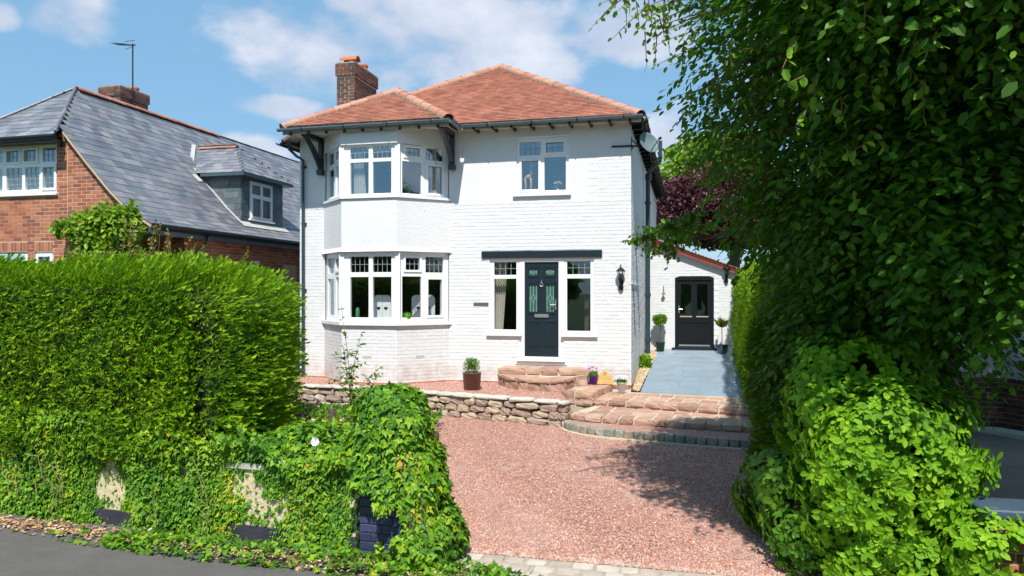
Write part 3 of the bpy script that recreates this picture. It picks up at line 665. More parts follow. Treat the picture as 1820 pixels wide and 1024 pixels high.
MB().poly([at(p, .5) for p in (JL + Vector((.1, .2, 0)), CL + Vector((.05, .1, 0)), CR + Vector((-.05, .1, 0)), JR + Vector((-.1, .2, 0)))]).build('bay_floor', M['room'], H)

# ---- roof
PT = .61
def roofplane(parent, P0, ud, vd, poly, gauge, width, m, deckm, name='tile', cap=0, thick=.018, lift=.014, skip=0, gap=.004, jit=.0025):
    """tiles laid in courses on the plane P0 + u*ud + v*vd, clipped to poly [(u,v)]"""
    ud = Vector(ud).normalized(); vd = Vector(vd).normalized(); nd = ud.cross(vd).normalized()
    if nd.z < 0: nd = -nd
    B = Matrix((ud, vd, nd)).transposed().to_4x4(); B = Matrix.Translation(P0) @ B
    MB().poly([B @ Vector((u, v, -.01)) for u, v in poly]).poly([B @ Vector((u, v, -.05)) for u, v in poly][::-1]).build('roof_deck', deckm, parent)
    vs = [v for _, v in poly]; out = []; r = 0; v = min(vs)
    def span(v):
        xs = []
        for i in range(len(poly)):
            (u0, v0), (u1, v1) = poly[i], poly[(i + 1) % len(poly)]
            if (v0 - v) * (v1 - v) <= 0 and abs(v1 - v0) > 1e-6: xs.append(u0 + (u1 - u0) * (v - v0) / (v1 - v0))
        return (min(xs), max(xs)) if len(xs) > 1 else None
    while v < max(vs) - .01:
        s = span(min(v + gauge * .5, max(vs) - .001))
        if s and s[1] - s[0] > .03:
            off = s[0] - (width / 2 if r % 2 else 0) ; off = math.floor(s[0] / width) * width - (width / 2 if r % 2 else 0); i = 0
            while off + i * width < s[1]:
                a = max(s[0], off + i * width); b = min(s[1], off + (i + 1) * width) - gap
                if b - a > .02:
                    tl = gauge * 1.12
                    mx = B @ Matrix.Translation(((a + b) / 2 + random.uniform(-jit, jit) * .5, v + tl / 2 + random.uniform(-jit, jit), lift + random.uniform(0, jit))) @ Matrix.Rotation(-thick / gauge * .9 + random.uniform(-.006, .006), 4, 'X')
                    out.append((mx, (b - a, tl, thick)))
                i += 1
        v += gauge; r += 1
    return out
c_, s_ = math.cos(math.atan(PT)), math.sin(math.atan(PT)); sl = 1 / c_
mx0, mx1, my0 = -7.56, .24, -.40; hw = (mx1 - mx0) / 2; apx = (mx0 + mx1) / 2; EV = 5.45; TOP = EV + hw * PT
RB = 12.9
def tiles_main():
    it = []
    W_ = mx1 - mx0
    it += roofplane(H, (mx0, my0, EV), (1, 0, 0), (0, c_, s_), [(0, 0), (W_, 0), (hw, hw * sl)], .1, .165, M['tile'], M['soffit'])
    it2 = roofplane(H, (mx1, my0, EV), (0, 1, 0), (-c_, 0, s_), [(0, 0), (RB - my0, 0), (RB - my0 - hw, hw * sl), (hw, hw * sl)], .1, .165, M['tile'], M['soffit'])
    it3 = roofplane(H, (mx0 - .25, RB, EV - .25 * PT), (0, -1, 0), (c_, 0, s_), [(0, 0), (RB - my0 - .02, 0), (RB - my0 - .02, .25 * sl), (RB - my0 - hw, (hw + .25) * sl), (hw, (hw + .25) * sl)], .1, .165, M['tile'], M['soffit'])
    bx0, bx1, by0 = -7.45, -3.62, -1.0; bh = (bx1 - bx0) / 2
    d = (my0 - by0)                                          # bay roof runs back into the main roof
    it += roofplane(H, (bx0, by0, EV), (1, 0, 0), (0, c_, s_), [(0, 0), (bx1 - bx0, 0), (bh, bh * sl)], .1, .165, M['tile'], M['soffit'])
    L2 = bh + d + .0
    it += roofplane(H, (bx1, by0, EV), (0, 1, 0), (-c_, 0, s_), [(0, 0), (d, 0), (bh + d, bh * sl), (bh, bh * sl)], .1, .165, M['tile'], M['soffit'])
    it3 += roofplane(H, (bx0, by0 + bh + d, EV), (0, -1, 0), (c_, 0, s_), [(bh, 0), (bh + d, 0), (d, bh * sl), (0, bh * sl)], .1, .165, M['tile'], M['soffit'])
    lay(H, 'tile', it, (.161, .112, .018), M['tile'], cap=300, bevel=0, stuffname='roof_tiles')
    lay(H, 'side_roof_tiles', it2 + it3, (.161, .112, .018), M['tile'], cap=0)
tiles_main()
def halfround(L_, r, m, name='ridge_tile', t=.016):
    key = (name, L_, r)
    if key in PM: return PM[key]
    mb = MB(); n = 8; V = []
    for x, rr in ((-L_ / 2, r * 1.03), (L_ / 2, r * .97)):
        ring = [(x, rr * math.cos(math.pi * k / n), rr * math.sin(math.pi * k / n) * .8) for k in range(n + 1)]
        ring2 = [(x, (rr - t) * math.cos(math.pi * k / n), (rr - t) * math.sin(math.pi * k / n) * .8) for k in range(n, -1, -1)]
        V.append(ring + ring2)
    i = 0; mb.v = V[0] + V[1]; k = len(V[0]); mb.f = [tuple(range(k))[::-1], tuple(range(k, 2 * k))] + [(j, (j + 1) % k, k + (j + 1) % k, k + j) for j in range(k)]
    PM[key] = mb.mesh(name, m); return PM[key]
def ridgeline(parent, a, b, m, L_=.45, r=.125, bed=True, drop=.045, name='ridge_tile'):
    a, b = Vector(a), Vector(b); d = (b - a); n = max(1, round(d.length / L_)); st = d.length / n; d.normalize()
    y = Vector((0, 0, 1)).cross(d).normalized(); z = d.cross(y); B = Matrix((d, y, z)).transposed().to_4x4(); me = halfround(L_ * 1.0, r, m)
    for i in range(n):
        o = bpy.data.objects.new(name, me); link(o, parent)
        o.matrix_basis = Matrix.Translation(a + d * st * (i + .5) - z * drop) @ B @ Matrix.Rotation(random.uniform(-.03, .03), 4, 'X') @ Matrix.Rotation(.014 + random.uniform(-.012, .012), 4, 'Y') @ Matrix.Diagonal((st / L_ * 1.02, 1, 1, 1))
    if bed:                                                  # lumpy mortar squeezed out along both edges
        k = int(d.dot(b - a) / .06); mb = MB()
        for s in (-1, 1):
            for j in range(k):
                p = a + d * (j + .5) * .06 + y * s * (r + .012 + random.uniform(-.012, .01)) + z * (-drop - .012 + random.uniform(-.01, .012))
                e = random.uniform(.014, .03); mb.box(-.032, .032, -e, e, -e * .7, e * .7, Matrix.Translation(p) @ B)
        mb.build('mortar_bed', M['mortar'], parent)
AP = (apx, my0 + hw, TOP)
ridgeline(H, (mx1, my0, EV + .03), (AP[0], AP[1], AP[2] + .03), M['ridge']); 
bx0, bx1, by0 = -7.45, -3.62, -1.0; bh = (bx1 - bx0) / 2; BAP = ((bx0 + bx1) / 2, by0 + bh, EV + bh * PT)
q = bh + .0
ridgeline(H, (mx0 + q, my0 + q, EV + q * PT + .03), (AP[0], AP[1], AP[2] + .03), M['ridge'])
ridgeline(H, (AP[0], AP[1], AP[2] + .03), (AP[0], RB - hw, TOP + .03), M['ridge'])
ridgeline(H, (bx0, by0, EV + .03), (BAP[0], BAP[1], BAP[2] + .03), M['ridge']); ridgeline(H, (bx1, by0, EV + .03), (BAP[0], BAP[1], BAP[2] + .03), M['ridge'])
ridgeline(H, (BAP[0], BAP[1], BAP[2] + .03), (BAP[0], BAP[1] + .62, BAP[2] + .03), M['ridge'])
# eaves: soffit boards, fascia, rafter feet, gutters
MB().box(mx1 - 3.86, mx1 - .03, my0 + .06, 0, 5.385, 5.40).build('soffit', M['soffit'], H)
MB().box(bx1 + .0, mx1 - .03, my0 + .035, my0 + .06, 5.33, 5.44).build('fascia', M['fascia'], H)
MB().box(bx0 + .02, bx1 - .02, by0 + .06, 0, 5.385, 5.40).build('bay_soffit', M['soffit'], H)
MB().box(bx0 + .02, bx1 - .02, by0 + .035, by0 + .06, 5.29, 5.44).build('fascia', M['fascia'], H)
MB().box(bx1 - .03, bx1 - .005, by0 + .06, my0 + .03, 5.30, 5.44).build('bargeboard', M['navy'], H)
MB().box(0, mx1 - .03, 0, RB - .3, 5.36, 5.375).build('soffit', M['black'], H)
MB().box(mx1 - .05, mx1 - .025, 0, RB - .3, 5.33, 5.44).build('fascia', M['black'], H)
MB().box(mx0 - .22, XL, my0, RB - .3, 5.20, 5.215).box(mx0 - .24, mx0 - .215, my0, RB - .3, 5.17, 5.30).build('soffit', M['black'], H)
def gutter(a, b, m, brk=True, r=.058):
    a, b = Vector(a), Vector(b); d = (b - a).normalized(); y = Vector((0, 0, 1)).cross(d).normalized(); mb = MB(); n = 8; ring = []
    for p in (a, b):
        ring.append([p + y * r * math.cos(math.pi * (1 + k / n)) + Vector((0, 0, r * math.sin(math.pi * (1 + k / n)))) for k in range(n + 1)] + [p + y * (r - .006) * math.cos(math.pi * (2 - k / n)) + Vector((0, 0, (r - .006) * math.sin(math.pi * (2 - k / n)))) for k in range(n + 1)])
    k = len(ring[0]); mb.v = [tuple(v) for v in ring[0] + ring[1]]; mb.f = [tuple(range(k))[::-1], tuple(range(k, 2 * k))] + [(j, (j + 1) % k, k + (j + 1) % k, k + j) for j in range(k)]
    g = mb.build('gutter', m, H)
    if brk:
        L_ = (b - a).length; nb = max(2, int(L_ / .82))
        for i in range(nb):
            p = a + d * L_ * (i + .6) / nb; bm_ = MB(); pts = [p + y * (r + .006) * math.cos(math.pi * (1 + j / 6)) + Vector((0, 0, (r + .006) * math.sin(math.pi * (1 + j / 6)))) for j in range(7)]
            bm_.tube(pts, .011, 5); bm_.build('gutter_bracket', M['black'], g)
    return g
gutter((bx1 + .1, my0 - .045, 5.42), (mx1 + .03, my0 - .045, 5.435), M['gutterl']); gutter((bx0 - .05, by0 - .045, 5.40), (bx1 + .03, by0 - .045, 5.42), M['gutterl'])
gutter((mx1 + .05, RB - .2, 5.40), (mx1 + .05, my0 + .02, 5.42), M['black']); gutter((bx1 + .05, my0 - .02, 5.37), (bx1 + .05, by0 - .08, 5.40), M['gutterl'], brk=False)
gutter((mx0 - .28, my0 - .08, 5.24), (mx0 - .28, 8, 5.24), M['gutter'], brk=False)
for i in range(9):
    x = -3.3 + i * .41; MB().box(x, x + .05, my0 + .0, .0, 5.325, 5.384).build('rafter_foot', M['black'], H)
for i in range(9):
    x = bx0 + .2 + i * .42; MB().box(x, x + .05, by0, by0 + .05, 5.27, 5.33).build('rafter_foot', M['black'], H)
for i in range(24):
    y = .2 + i * .5; MB().box(.0, mx1 - .03, y, y + .05, 5.28, 5.36).build('rafter_foot', M['black'], H)
def bracket(x):                                              # curved timber gallows bracket under the bay roof
    mb = MB(); w_ = .095
    mb.box(x - w_ / 2, x + w_ / 2, -.10, -.0, 4.62, 5.38); mb.box(x - w_ / 2 - .004, x + w_ / 2 + .004, -.86, -.101, 5.28, 5.382); mb.box(x - w_ / 2 - .02, x + w_ / 2 + .02, -.15, -.003, 4.54, 4.66)
    outer = []; inner = []
    for k in range(9):
        t = k / 8; outer.append((-.12 - .72 * t ** 1.0, 4.68 + .60 * (t ** .62 if False else math.sin(t * math.pi / 2) * .55 + t * .45))); 
    for (y, z) in outer: inner.append((y + .11, z + .05 if z < 5.1 else z + .02))
    poly = [(y, z) for y, z in outer] + [(y, min(z, 5.278)) for y, z in inner[::-1]]
    mb.prism([(y, min(z, 5.279)) for y, z in poly], 'x', x - w_ / 2 + .006, x + w_ / 2 - .006)
    mb.build('roof_bracket', M['navy'], H, bevel=.004)
bracket(-3.86); bracket(-7.0)
# downpipes and small wall fittings (parts of the house)
dp = MB().tube([(-7.66, -.30, 5.24), (-7.66, -.30, 5.12), (-7.56, -.14, 4.98), (-7.44, -.07, 4.9), (-7.44, -.07, -.05)], .034, 10)
for z in (4.72, 3.42, 1.9): dp.box(-7.50, -7.38, -.05, 0, z, z + .05)
dp.build('downpipe', M['pipe'], H)
d2 = MB().tube([(.11, 4.55, 0.06), (.11, 4.55, 5.0)], .06, 12); d2.tube([(.11, 4.55, 5.0), (.24, 4.2, 5.12), (.42, 3.9, 5.2), (.46, 3.85, 5.35), (.46, 3.85, 5.75)], .05, 10)
d2.tube([(.12, 4.55, 4.86), (.12, 4.55, 5.02)], .085, 12)
for z in (.55, 2.95, 1.75, 4.2): d2.tube([(.11, 4.55, z), (.11, 4.55, z + .09)], .078, 12)
d2.build('soil_pipe', M['pipe'], H)
MB().box(-.40, .03, -.03, -.004, 4.885, 4.915).box(.0, .03, -.03, .25, 4.885, 4.915).build('cable_tray', M['black'], H)
tb = MB().tube([(.0125, .4, 1.95), (.0125, .7, 1.75), (.0125, .9, 1.3), (.0125, 1.1, .9)], .006, 4).build('cable', M['black'], H)
MB().tube([(-.03, -.012, 2.75), (-.03, -.012, 2.05)], .012, 6).tube([(-.0, -.012, 2.05), (.02, .05, 2.05), (.02, 2.5, 2.05)], .01, 6).build('white_conduit', M['upvc'], H)
# chimney
def chimney(parent, x0, x1, y0, y1, z0, z1, capb, mb_, mm, pots, nind, name='chimney'):
    core = MB().box(x0 + .008, x1 - .008, y0 + .008, y1 - .008, z0, z1 - .01).box(x0 - .022, x1 + .022, y0 - .022, y1 + .022, z1 - capb, z1 - .012)
    ch = core.build(name, mm, parent); it = []
    for T, L_, o in ((TR(x0, y0, 0, 0), x1 - x0, 0), (TR(x1, y0, 0, 90), y1 - y0, 0), (TR(x0, y1, 0, -90), y1 - y0, 1)):
        wallitems(rows(0, L_, z0, z1 - capb, .225, .075, .014), T, it, .0, .06, .002)
        wallitems(rows(-.03, L_ + .03, z1 - capb, z1, .225, .075, .01), T, it, .031, .06, .002)
    lay(ch, 'brick', it, (.215, .06, .065), mb_, cap=nind, bevel=.004)
    MB().box(x0 - .02, x1 + .02, y0 - .02, y1 + .02, z1, z1 + .03).build('flaunching', M['mortar'], ch)
    for (x, y, r, h, cowl) in pots:
        pm = MB().lathe([(r * .9, z1), (r * 1.0, z1 + .05), (r * .92, z1 + .1), (r * .88, z1 + h - .05), (r * 1.05, z1 + h - .045), (r * 1.05, z1 + h), (r * .8, z1 + h), (r * .75, z1 + h - .1)], (x, y, 0), 16); pt = pm.build('chimney_pot', M['pot'], ch, smooth=False)
        if cowl:
            hb = MB(); n = 10
            ring = []
            for xx in (x - .30, x + .16):
                ring.append([Vector((xx, y + .14 * math.cos(math.pi * k / n), z1 + h + .01 + .13 * math.sin(math.pi * k / n))) for k in range(n + 1)] + [Vector((xx, y + .12 * math.cos(math.pi * k / n), z1 + h + .01 + .11 * math.sin(math.pi * k / n))) for k in range(n, -1, -1)])
            k = len(ring[0]); hb.v = [tuple(v) for v in ring[0] + ring[1]]; hb.f = [tuple(range(k))[::-1], tuple(range(k, 2 * k))] + [(j, (j + 1) % k, k + (j + 1) % k, k + j) for j in range(k)]
            hb.build('half_round_cowl', M['pot'], pt)
    return ch
chimney(H, -7.53, -7.04, 1.78, 3.15, 5.6, 7.66, .30, M['brown'], M['mort2'], [(-7.27, 2.15, .12, .16, 1), (-7.2, 2.62, .13, .2, 0)], 85)
fl = MB().lathe([(.11, 0), (.11, .22), (.14, .23), (.14, .26), (.1, .27)], (-6.62, 3.35, 6.48), 14).build('flue_pot', M['pot'], H)
MB().lathe([(.11, .0), (.11, .03)], (-6.62, 3.35, 6.73), 12).lathe([(.15, .0), (.15, .03), (.02, .06)], (-6.62, 3.35, 6.93), 16).tube([(-6.72, 3.35, 6.74), (-6.72, 3.35, 6.94)], .008, 5).tube([(-6.52, 3.35, 6.74), (-6.52, 3.35, 6.94)], .008, 5).tube([(-6.62, 3.27, 6.74), (-6.62, 3.27, 6.94)], .008, 5).build('flue_cowl', M['black'], fl)

# ---- side extension with arched door: a lower building behind the blue paving
E_ = thing('side_extension', 'low white brick extension with a sloping tiled roof and a black arched door', 'extension', (HX, HY, 0), HA)
EY = 5.2; TE_ = TR(0, EY, 0, 0)
eh = (.80, 1.83, .36, 2.33)
def roofz(x): return 3.33 - .372 * (x - 0.05)
ew = MB(); poly = [(0.012, -.1), (.80, -.1), (.80, 2.26), (.95, 2.31), (1.12, 2.345), (1.315, 2.36), (1.51, 2.345), (1.68, 2.31), (1.83, 2.26), (1.83, -.1), (3.6, -.1), (3.6, roofz(3.6)), (.012, roofz(.012))]
ew.prism(poly, 'y', EY, EY + .25)
ew.build('gable_wall', M['paint'], E_)
MB().box(3.35, 3.6, EY + .251, EY + 5, -.1, roofz(3.6) - .05).build('side_wall', M['paint'], E_)
it = []
for r in range(45):
    z = .24 + r * BH
    x1 = min(3.55, .05 + (3.33 - z - .09) / .372)
    if x1 < .1: continue
    zz = z + BH / 2
    for s, e in (([(.014, .795), (1.835, x1)]) if zz < 2.27 else ([(.014, .9), (1.73, x1)] if zz < 2.34 else [(.014, x1)])):
        if e - s < .04: continue
        wallitems(rows(s, e, z, z + BH, BL, BH, BG) if r % 2 == 0 else [(a_, b_, c2, d2_) for a_, b_, c2, d2_ in rows(s - BL / 2, e, z, z + BH, BL, BH, BG) if a_ - c2 / 2 >= s - .001], TE_, it, .0062, jd=.0024, jz=.0008)
lay(E_, 'brick', it, (.224, .03, .072), M['paintb'], cap=280, bevel=.0012, stuffname='painted_brickwork', rank=lambda wp, lp: 5 if lp.x > 2.3 else 0)
wallitems_f = []; wallitems(rows(.0, 2.4, .17, .24, BL, .07, .01), TE_, wallitems_f, .02, .04); lay(E_, 'footing_brick', wallitems_f, (.22, .04, .06), M['brickn'], cap=40)
MB().box(.30, .48, EY - .03, EY, 2.92, 3.02).build('corbel_brick', M['brickn'], E_)
al = math.atan(.372); Tb = Matrix.Translation((0.02, EY, roofz(.02))) @ Matrix.Rotation(al, 4, 'Y')
MB().box(0, 3.95, -.13, -.095, -.10, .03, Tb).build('bargeboard', M['red'], E_)
eit = roofplane(E_, (4.0, EY - .15, roofz(4.0) + .05), (0, 1, 0), (-math.cos(al), 0, math.sin(al)), [(0, 0), (5.2, 0), (5.2, 4.2), (0, 4.2)], .1, .165, M['tile'], M['soffit'])
lay(E_, 'tile', eit, (.161, .112, .018), M['tile'], cap=120, bevel=0, stuffname='roof_tiles')
dm = MB()
arch = [(.80, .36), (.80, 2.26), (.95, 2.31), (1.12, 2.345), (1.315, 2.36), (1.51, 2.345), (1.68, 2.31), (1.83, 2.26), (1.83, .36)]
inn = [(.875, .36), (.875, 2.20), (1.755, 2.20), (1.755, .36)]
dm.box(.80, .875, EY + .0, EY + .08, .36, 2.20); dm.box(1.755, 1.83, EY, EY + .08, .36, 2.20); dm.prism([(.80, 2.2), (1.83, 2.2), (1.83, 2.26), (1.68, 2.31), (1.51, 2.345), (1.315, 2.36), (1.12, 2.345), (.95, 2.31), (.80, 2.26)], 'y', EY, EY + .08)
dm.build('door_frame', M['black'], E_)
gl = [(.955, 1.235, 1.22, 2.09), (1.385, 1.665, 1.22, 2.09)]; dd_ = MB(); us = [.878, 1.752]; vs = [.40, 2.195]
for h in gl: us += h[:2]; vs += h[2:]
gridslab(dd_, us, vs, lambda u, v: not any(h[0] < u < h[1] and h[2] < v < h[3] for h in gl), .03, .075, TE_)
dd_ = dd_.build('back_door', M['black'], E_, label='black half glazed boarded door under a shallow arch')
for h in gl:
    MB().box(h[0], h[1], EY + .05, EY + .056, h[2], h[3]).build('pane', M['glass'], dd_); MB().box(h[0] - .02, h[1] + .02, EY + .012, EY + .03, h[2] - .03, h[2]).build('glazing_bead', M['fascia'], dd_)
for i in range(8): MB().box(.965 + i * .088, .965 + i * .088 + .08, EY + .018, EY + .03, .50, 1.02).build('plank', M['black'], dd_)
MB().box(.92, 1.71, EY + .012, EY + .03, 1.04, 1.09).build('rail', M['black'], dd_)
MB().box(.905, 1.73, EY + .005, EY + .03, .405, .44).build('weather_bar', M['steel'], dd_)
MB().box(.895, .925, EY + .0, EY + .03, 1.3, 1.5).tube([(.91, EY - .03, 1.4), (1.0, EY - .03, 1.4)], .01, 6).build('handle', M['steel'], dd_)
MB().box(.72, 1.90, EY - .12, EY, .315, .36).build('threshold', M['black'], E_, bevel=.004); MB().box(.75, 1.88, EY - .09, EY - .0, .25, .314).build('door_step', M['paint'], E_)
MB().box(.6, 2.2, EY + 1.5, EY + 1.52, .3, 2.5).build('back_room_wall', M['room'], E_)

# ================================================================== THE NEIGHBOUR'S BRICK HOUSE (left)
N_ = thing('brick_house', 'orange brick house with steep grey slate roof, hung slate dormer and white windows', 'house', (HX, HY, 0), HA)
FY = -3.0; TN = TR(0, FY, 0, 0)
prof = [(-12.35, 6.47), (-11.05, 5.12), (-10.5, 4.5), (-9.97, 3.93), (-9.5, 3.5), (-8.98, 3.2)]
def pz(x):
    for (a, za), (b, zb) in zip(prof, prof[1:]):
        if a <= x <= b: return za + (zb - za) * (x - a) / (b - a)
    return 6.47 if x < -12.35 else 3.2
nw = (-14.4, -11.309, 3.89, 4.875); nl1 = (-12.9, -12.03, 1.6, 2.70); nl2 = (-11.86, -11.40, 1.6, 2.70)
nh = [nw, nl1, nl2]
mbn = MB(); us = [-15.8, -11.04]; vs = [-.6, 5.1]
for h in nh: us += h[:2]; vs += h[2:]
gridslab(mbn, us, vs, lambda u, v: not any(h[0] < u < h[1] and h[2] < v < h[3] for h in nh), 0, .25, TN)
mbn.prism([(-11.04, 3.06), (-9.25, 3.06), (-9.25, pz(-9.25) - .03), (-9.5, pz(-9.5) - .03), (-9.97, pz(-9.97) - .03), (-10.5, pz(-10.5) - .03), (-11.04, 5.09)], 'y', FY, FY + .25)
mbn.build('front_wall', M['mortn'], N_)
bi = []
wallitems(rows(-15.2, -11.045, 1.2, 4.66 + .225, .225, .075, .01, [(nw[0] - .0, nw[1], nw[2] - .03, nw[3])] + [(a, b, c, d + .2) for a, b, c, d in nh[1:]]), TN, bi, .004, .05, .0015)
for k in range(26):
    z = 3.09 + k * .075; xx = -9.3
    while xx > -11.04 and pz(xx) - .04 < z + .07: xx -= .02
    if z > 4.88 and False: continue
    x1 = xx; 
    if x1 > -10.9:
        r_ = rows(-11.04, x1, z, z + .075, .225, .075, .01) if k % 2 else [(-10.989, z + .0325, .1025, .065)] + rows(-10.9275, x1, z, z + .075, .225, .075, .01)
        wallitems(r_, TN, bi, .004, .05, .0015)
for k in range(3): wallitems(rows(-11.30, -11.045, 4.885 + k * .075, 4.885 + (k + 1) * .075 - .001, .225, .075, .01), TN, bi, .004, .05, .0015)
def soldiers(x0, x1, z0, h=.215, T=TN):
    n = int((x1 - x0) / .075); return [(T @ Matrix.Translation((x0 + (i + .5) * .075, .021, z0 + h / 2)), (.065, .05, h - .008)) for i in range(n)]
sol = soldiers(-14.4, -11.31, 4.885) + soldiers(-12.9, -12.0, 2.71, .19) + soldiers(-11.92, -11.34, 2.71, .19)
NS = TR(-9.25, FY + .25, 0, 90)                              # long side wall under the eave
MB().box(-9.5, -9.25, FY + 1.2, 9, -.6, 3.2).box(-11.04, -9.25, FY + 1.2, FY + 1.4, -.6, 3.05).build('side_wall', M['mortn'], N_)
wallitems(rows(.95, 8.0, 2.0, 3.05, .225, .075, .01, [(1.55, 2.5, 0, 2.55), (4.95 - .08, 5.55, 0, 2.62)]), NS, bi, .004, .05, .0015)
wallitems(rows(-11.0, -9.26, 2.0, 3.05, .225, .075, .01), TR(0, FY + 1.2, 0, 0), bi, .004, .05, .0015)
lay(N_, 'brick', bi, (.215, .05, .065), M['brickn'], cap=300, bevel=.004, stuffname='brickwork', rank=lambda wp, lp: 0 if (wp.z > 2.55 and lp.x > -13.6) else 20)
lay(N_, 'soldier_brick', sol, (.065, .05, .207), M['brickn'], cap=120, bevel=.003)
window(N_, TN, nw[0], nw[1], nw[2], nw[3], [(-14.25, -13.4, 4.56, 4.80, 'l'), (-13.3, -12.7, 4.56, 4.80, 'l'), (-12.58, -12.26, 4.56, 4.79, 'sl'), (-12.145, -11.83, 4.56, 4.79, 'sl'), (-11.69, -11.36, 4.54, 4.82, 'l'),
    (-14.25, -13.4, 3.98, 4.42, ''), (-13.3, -12.7, 3.98, 4.42, ''), (-12.6, -12.2, 3.98, 4.44, 'lL'), (-12.13, -11.77, 3.98, 4.44, 'lL'), (-11.67, -11.39, 4.0, 4.42, 'slL')], sill=(-14.5, -11.27, 3.84, 3.89, .06), gm='glassu', label='wide white leaded upstairs window')
nc = MB()
for i in range(60):
    xa, xb2 = -14.3 + i * .05, -14.25 + i * .05; nc.poly([(xa, FY + .2 + .012 * math.sin(i * 1.3), 3.93), (xb2, FY + .2 + .012 * math.sin((i + 1) * 1.3), 3.93), (xb2, FY + .2 + .012 * math.sin((i + 1) * 1.3), 4.86), (xa, FY + .2 + .012 * math.sin(i * 1.3), 4.86)])
nc.build('net_curtain', M['curtain'], N_)
window(N_, TN, nl1[0], nl1[1], 1.6, nl1[3], [(-12.8, -12.12, 1.7, 2.64, '')], gm='glassu'); window(N_, TN, nl2[0], nl2[1], 1.6, nl2[3], [(-11.78, -11.49, 1.7, 2.60, 's')], gm='glassu')
MB().box(-14.6, -11.0, FY + .3, FY + 3, 1.5, 1.6).box(-14.6, -11.0, FY + 2.8, FY + 3, 1.5, 5).box(-14.6, -11.0, FY + .3, FY + 3, 3.2, 3.3).build('inner_wall', M['roomu'], N_)
MB().box(-11.07, -10.38, FY - .35, FY + 1.1, 2.98, 3.06).build('porch_canopy', M['gutter'], N_)
MB().tube([(-11.16, FY - .04, 4.95), (-11.16, FY - .04, 4.8)], .02, 6).build('alarm_bracket', M['black'], N_)
window(N_, NS, 4.95, 5.5, 1.9, 2.54, [(5.05, 5.40, 1.95, 2.42, 's')], gm='glassu'); window(N_, NS, 1.65, 2.45, 1.9, 2.47, [(1.75, 2.35, 1.95, 2.38, '')], gm='glassu')
MB().box(-9.247, -9.20, FY + 3.75, FY + 3.95, 2.55, 2.64).box(-9.247, -9.20, FY + 6.15, FY + 6.3, 2.55, 2.72).build('wall_vent', M['upvc'], N_)
# slate roof: right hand slope in profile steps, half hip in front
RY0, RY1 = FY - .12, 9.0; HYP = -1.45                        # front verge, rear, ridge start
st = []
for (a, za), (b, zb) in zip(prof[::-1][1:], prof[::-1]):      # from eave up: a is upper point
    pass
seq = prof[::-1]
for (bx_, bz_), (ax_, az_) in zip(seq, seq[1:]):
    ln = math.hypot(ax_ - bx_, az_ - bz_); cc, ss = (bx_ - ax_) / ln, (az_ - bz_) / ln; Ly = RY1 - RY0
    if ax_ > -12: poly = [(0, 0), (Ly, 0), (Ly, ln), (0, ln)]
    else: poly = [(-.0, 0), (Ly, 0), (Ly, ln), (HYP - RY0, ln)]
    st += roofplane(N_, (bx_, RY0, bz_), (0, 1, 0), (-cc, 0, ss), poly, .19, .27, M['slate'], M['hull'], 'slate', thick=.007, lift=.004)
hl = math.hypot(HYP - RY0, 1.35); hx0, hx1 = 2 * -12.35 + 11.05 - .0, -11.05
fh = roofplane(N_, (hx0, RY0 - .18, 5.0), (1, 0, 0), (0, (HYP - RY0 + .18) / 1, 1.47), [(0, 0), (hx1 - hx0, 0), ((hx1 - hx0) / 2, math.hypot(HYP - RY0 + .18, 1.47))], .19, .27, M['slate'], M['hull'], 'slate', thick=.007, lift=.004)
lf = roofplane(N_, (hx0, RY1, 5.12), (0, -1, 0), (.69, 0, .716), [(0, 0), (RY1 - RY0, 0), (RY1 - HYP, 1.88), (0, 1.88)], .19, .27, M['slate'], M['hull'], 'slate', thick=.007, lift=.004)
lay(N_, 'slate', st + fh, (.266, .213, .007), M['slate'], cap=300, bevel=0, stuffname='roof_slates', rank=lambda wp, lp: 0 if lp.x < -10.1 else 3)
lay(N_, 'rear_roof_slates', lf, (.266, .213, .007), M['slate'], cap=0)
ridgeline(N_, (-12.35, HYP, 6.50), (-12.35, 3.7, 6.50), M['ridge'], r=.11, bed=False, L_=.45)
MB().prism([(p[0], p[1] - .012) for p in prof[1:]] + [(p[0] - .0, p[1] - .07) for p in prof[1:][::-1]], 'y', RY0 + .0, RY0 + .11).build('verge', M['mortn'], N_)
MB().box(-13.9, -11.08, RY0 - .17, FY, 4.90, 4.915).box(-13.9, -11.06, RY0 - .19, RY0 - .17, 4.86, 4.98).build('soffit', M['gutter'], N_)
MB().tube([(-13.9, RY0 - .24, 4.93), (-11.0, RY0 - .24, 4.95)], .055, 8).build('gutter', M['black'], N_)
MB().box(-9.06, -8.99, RY0 + .0, 9, 3.0, 3.17).build('fascia', M['gutter'], N_); MB().box(-9.25, -9.06, RY0, 9, 3.02, 3.04).build('soffit', M['fascia'], N_)
MB().tube([(-8.93, RY0, 3.16), (-8.93, 9, 3.16)], .06, 8).build('gutter', M['black'], N_)
MB().tube([(-8.93, -1.4, 3.1), (-9.0, -1.4, 2.95), (-9.18, -1.4, 2.8), (-9.18, -1.4, .0)], .035, 8).build('downpipe', M['gutter'], N_)
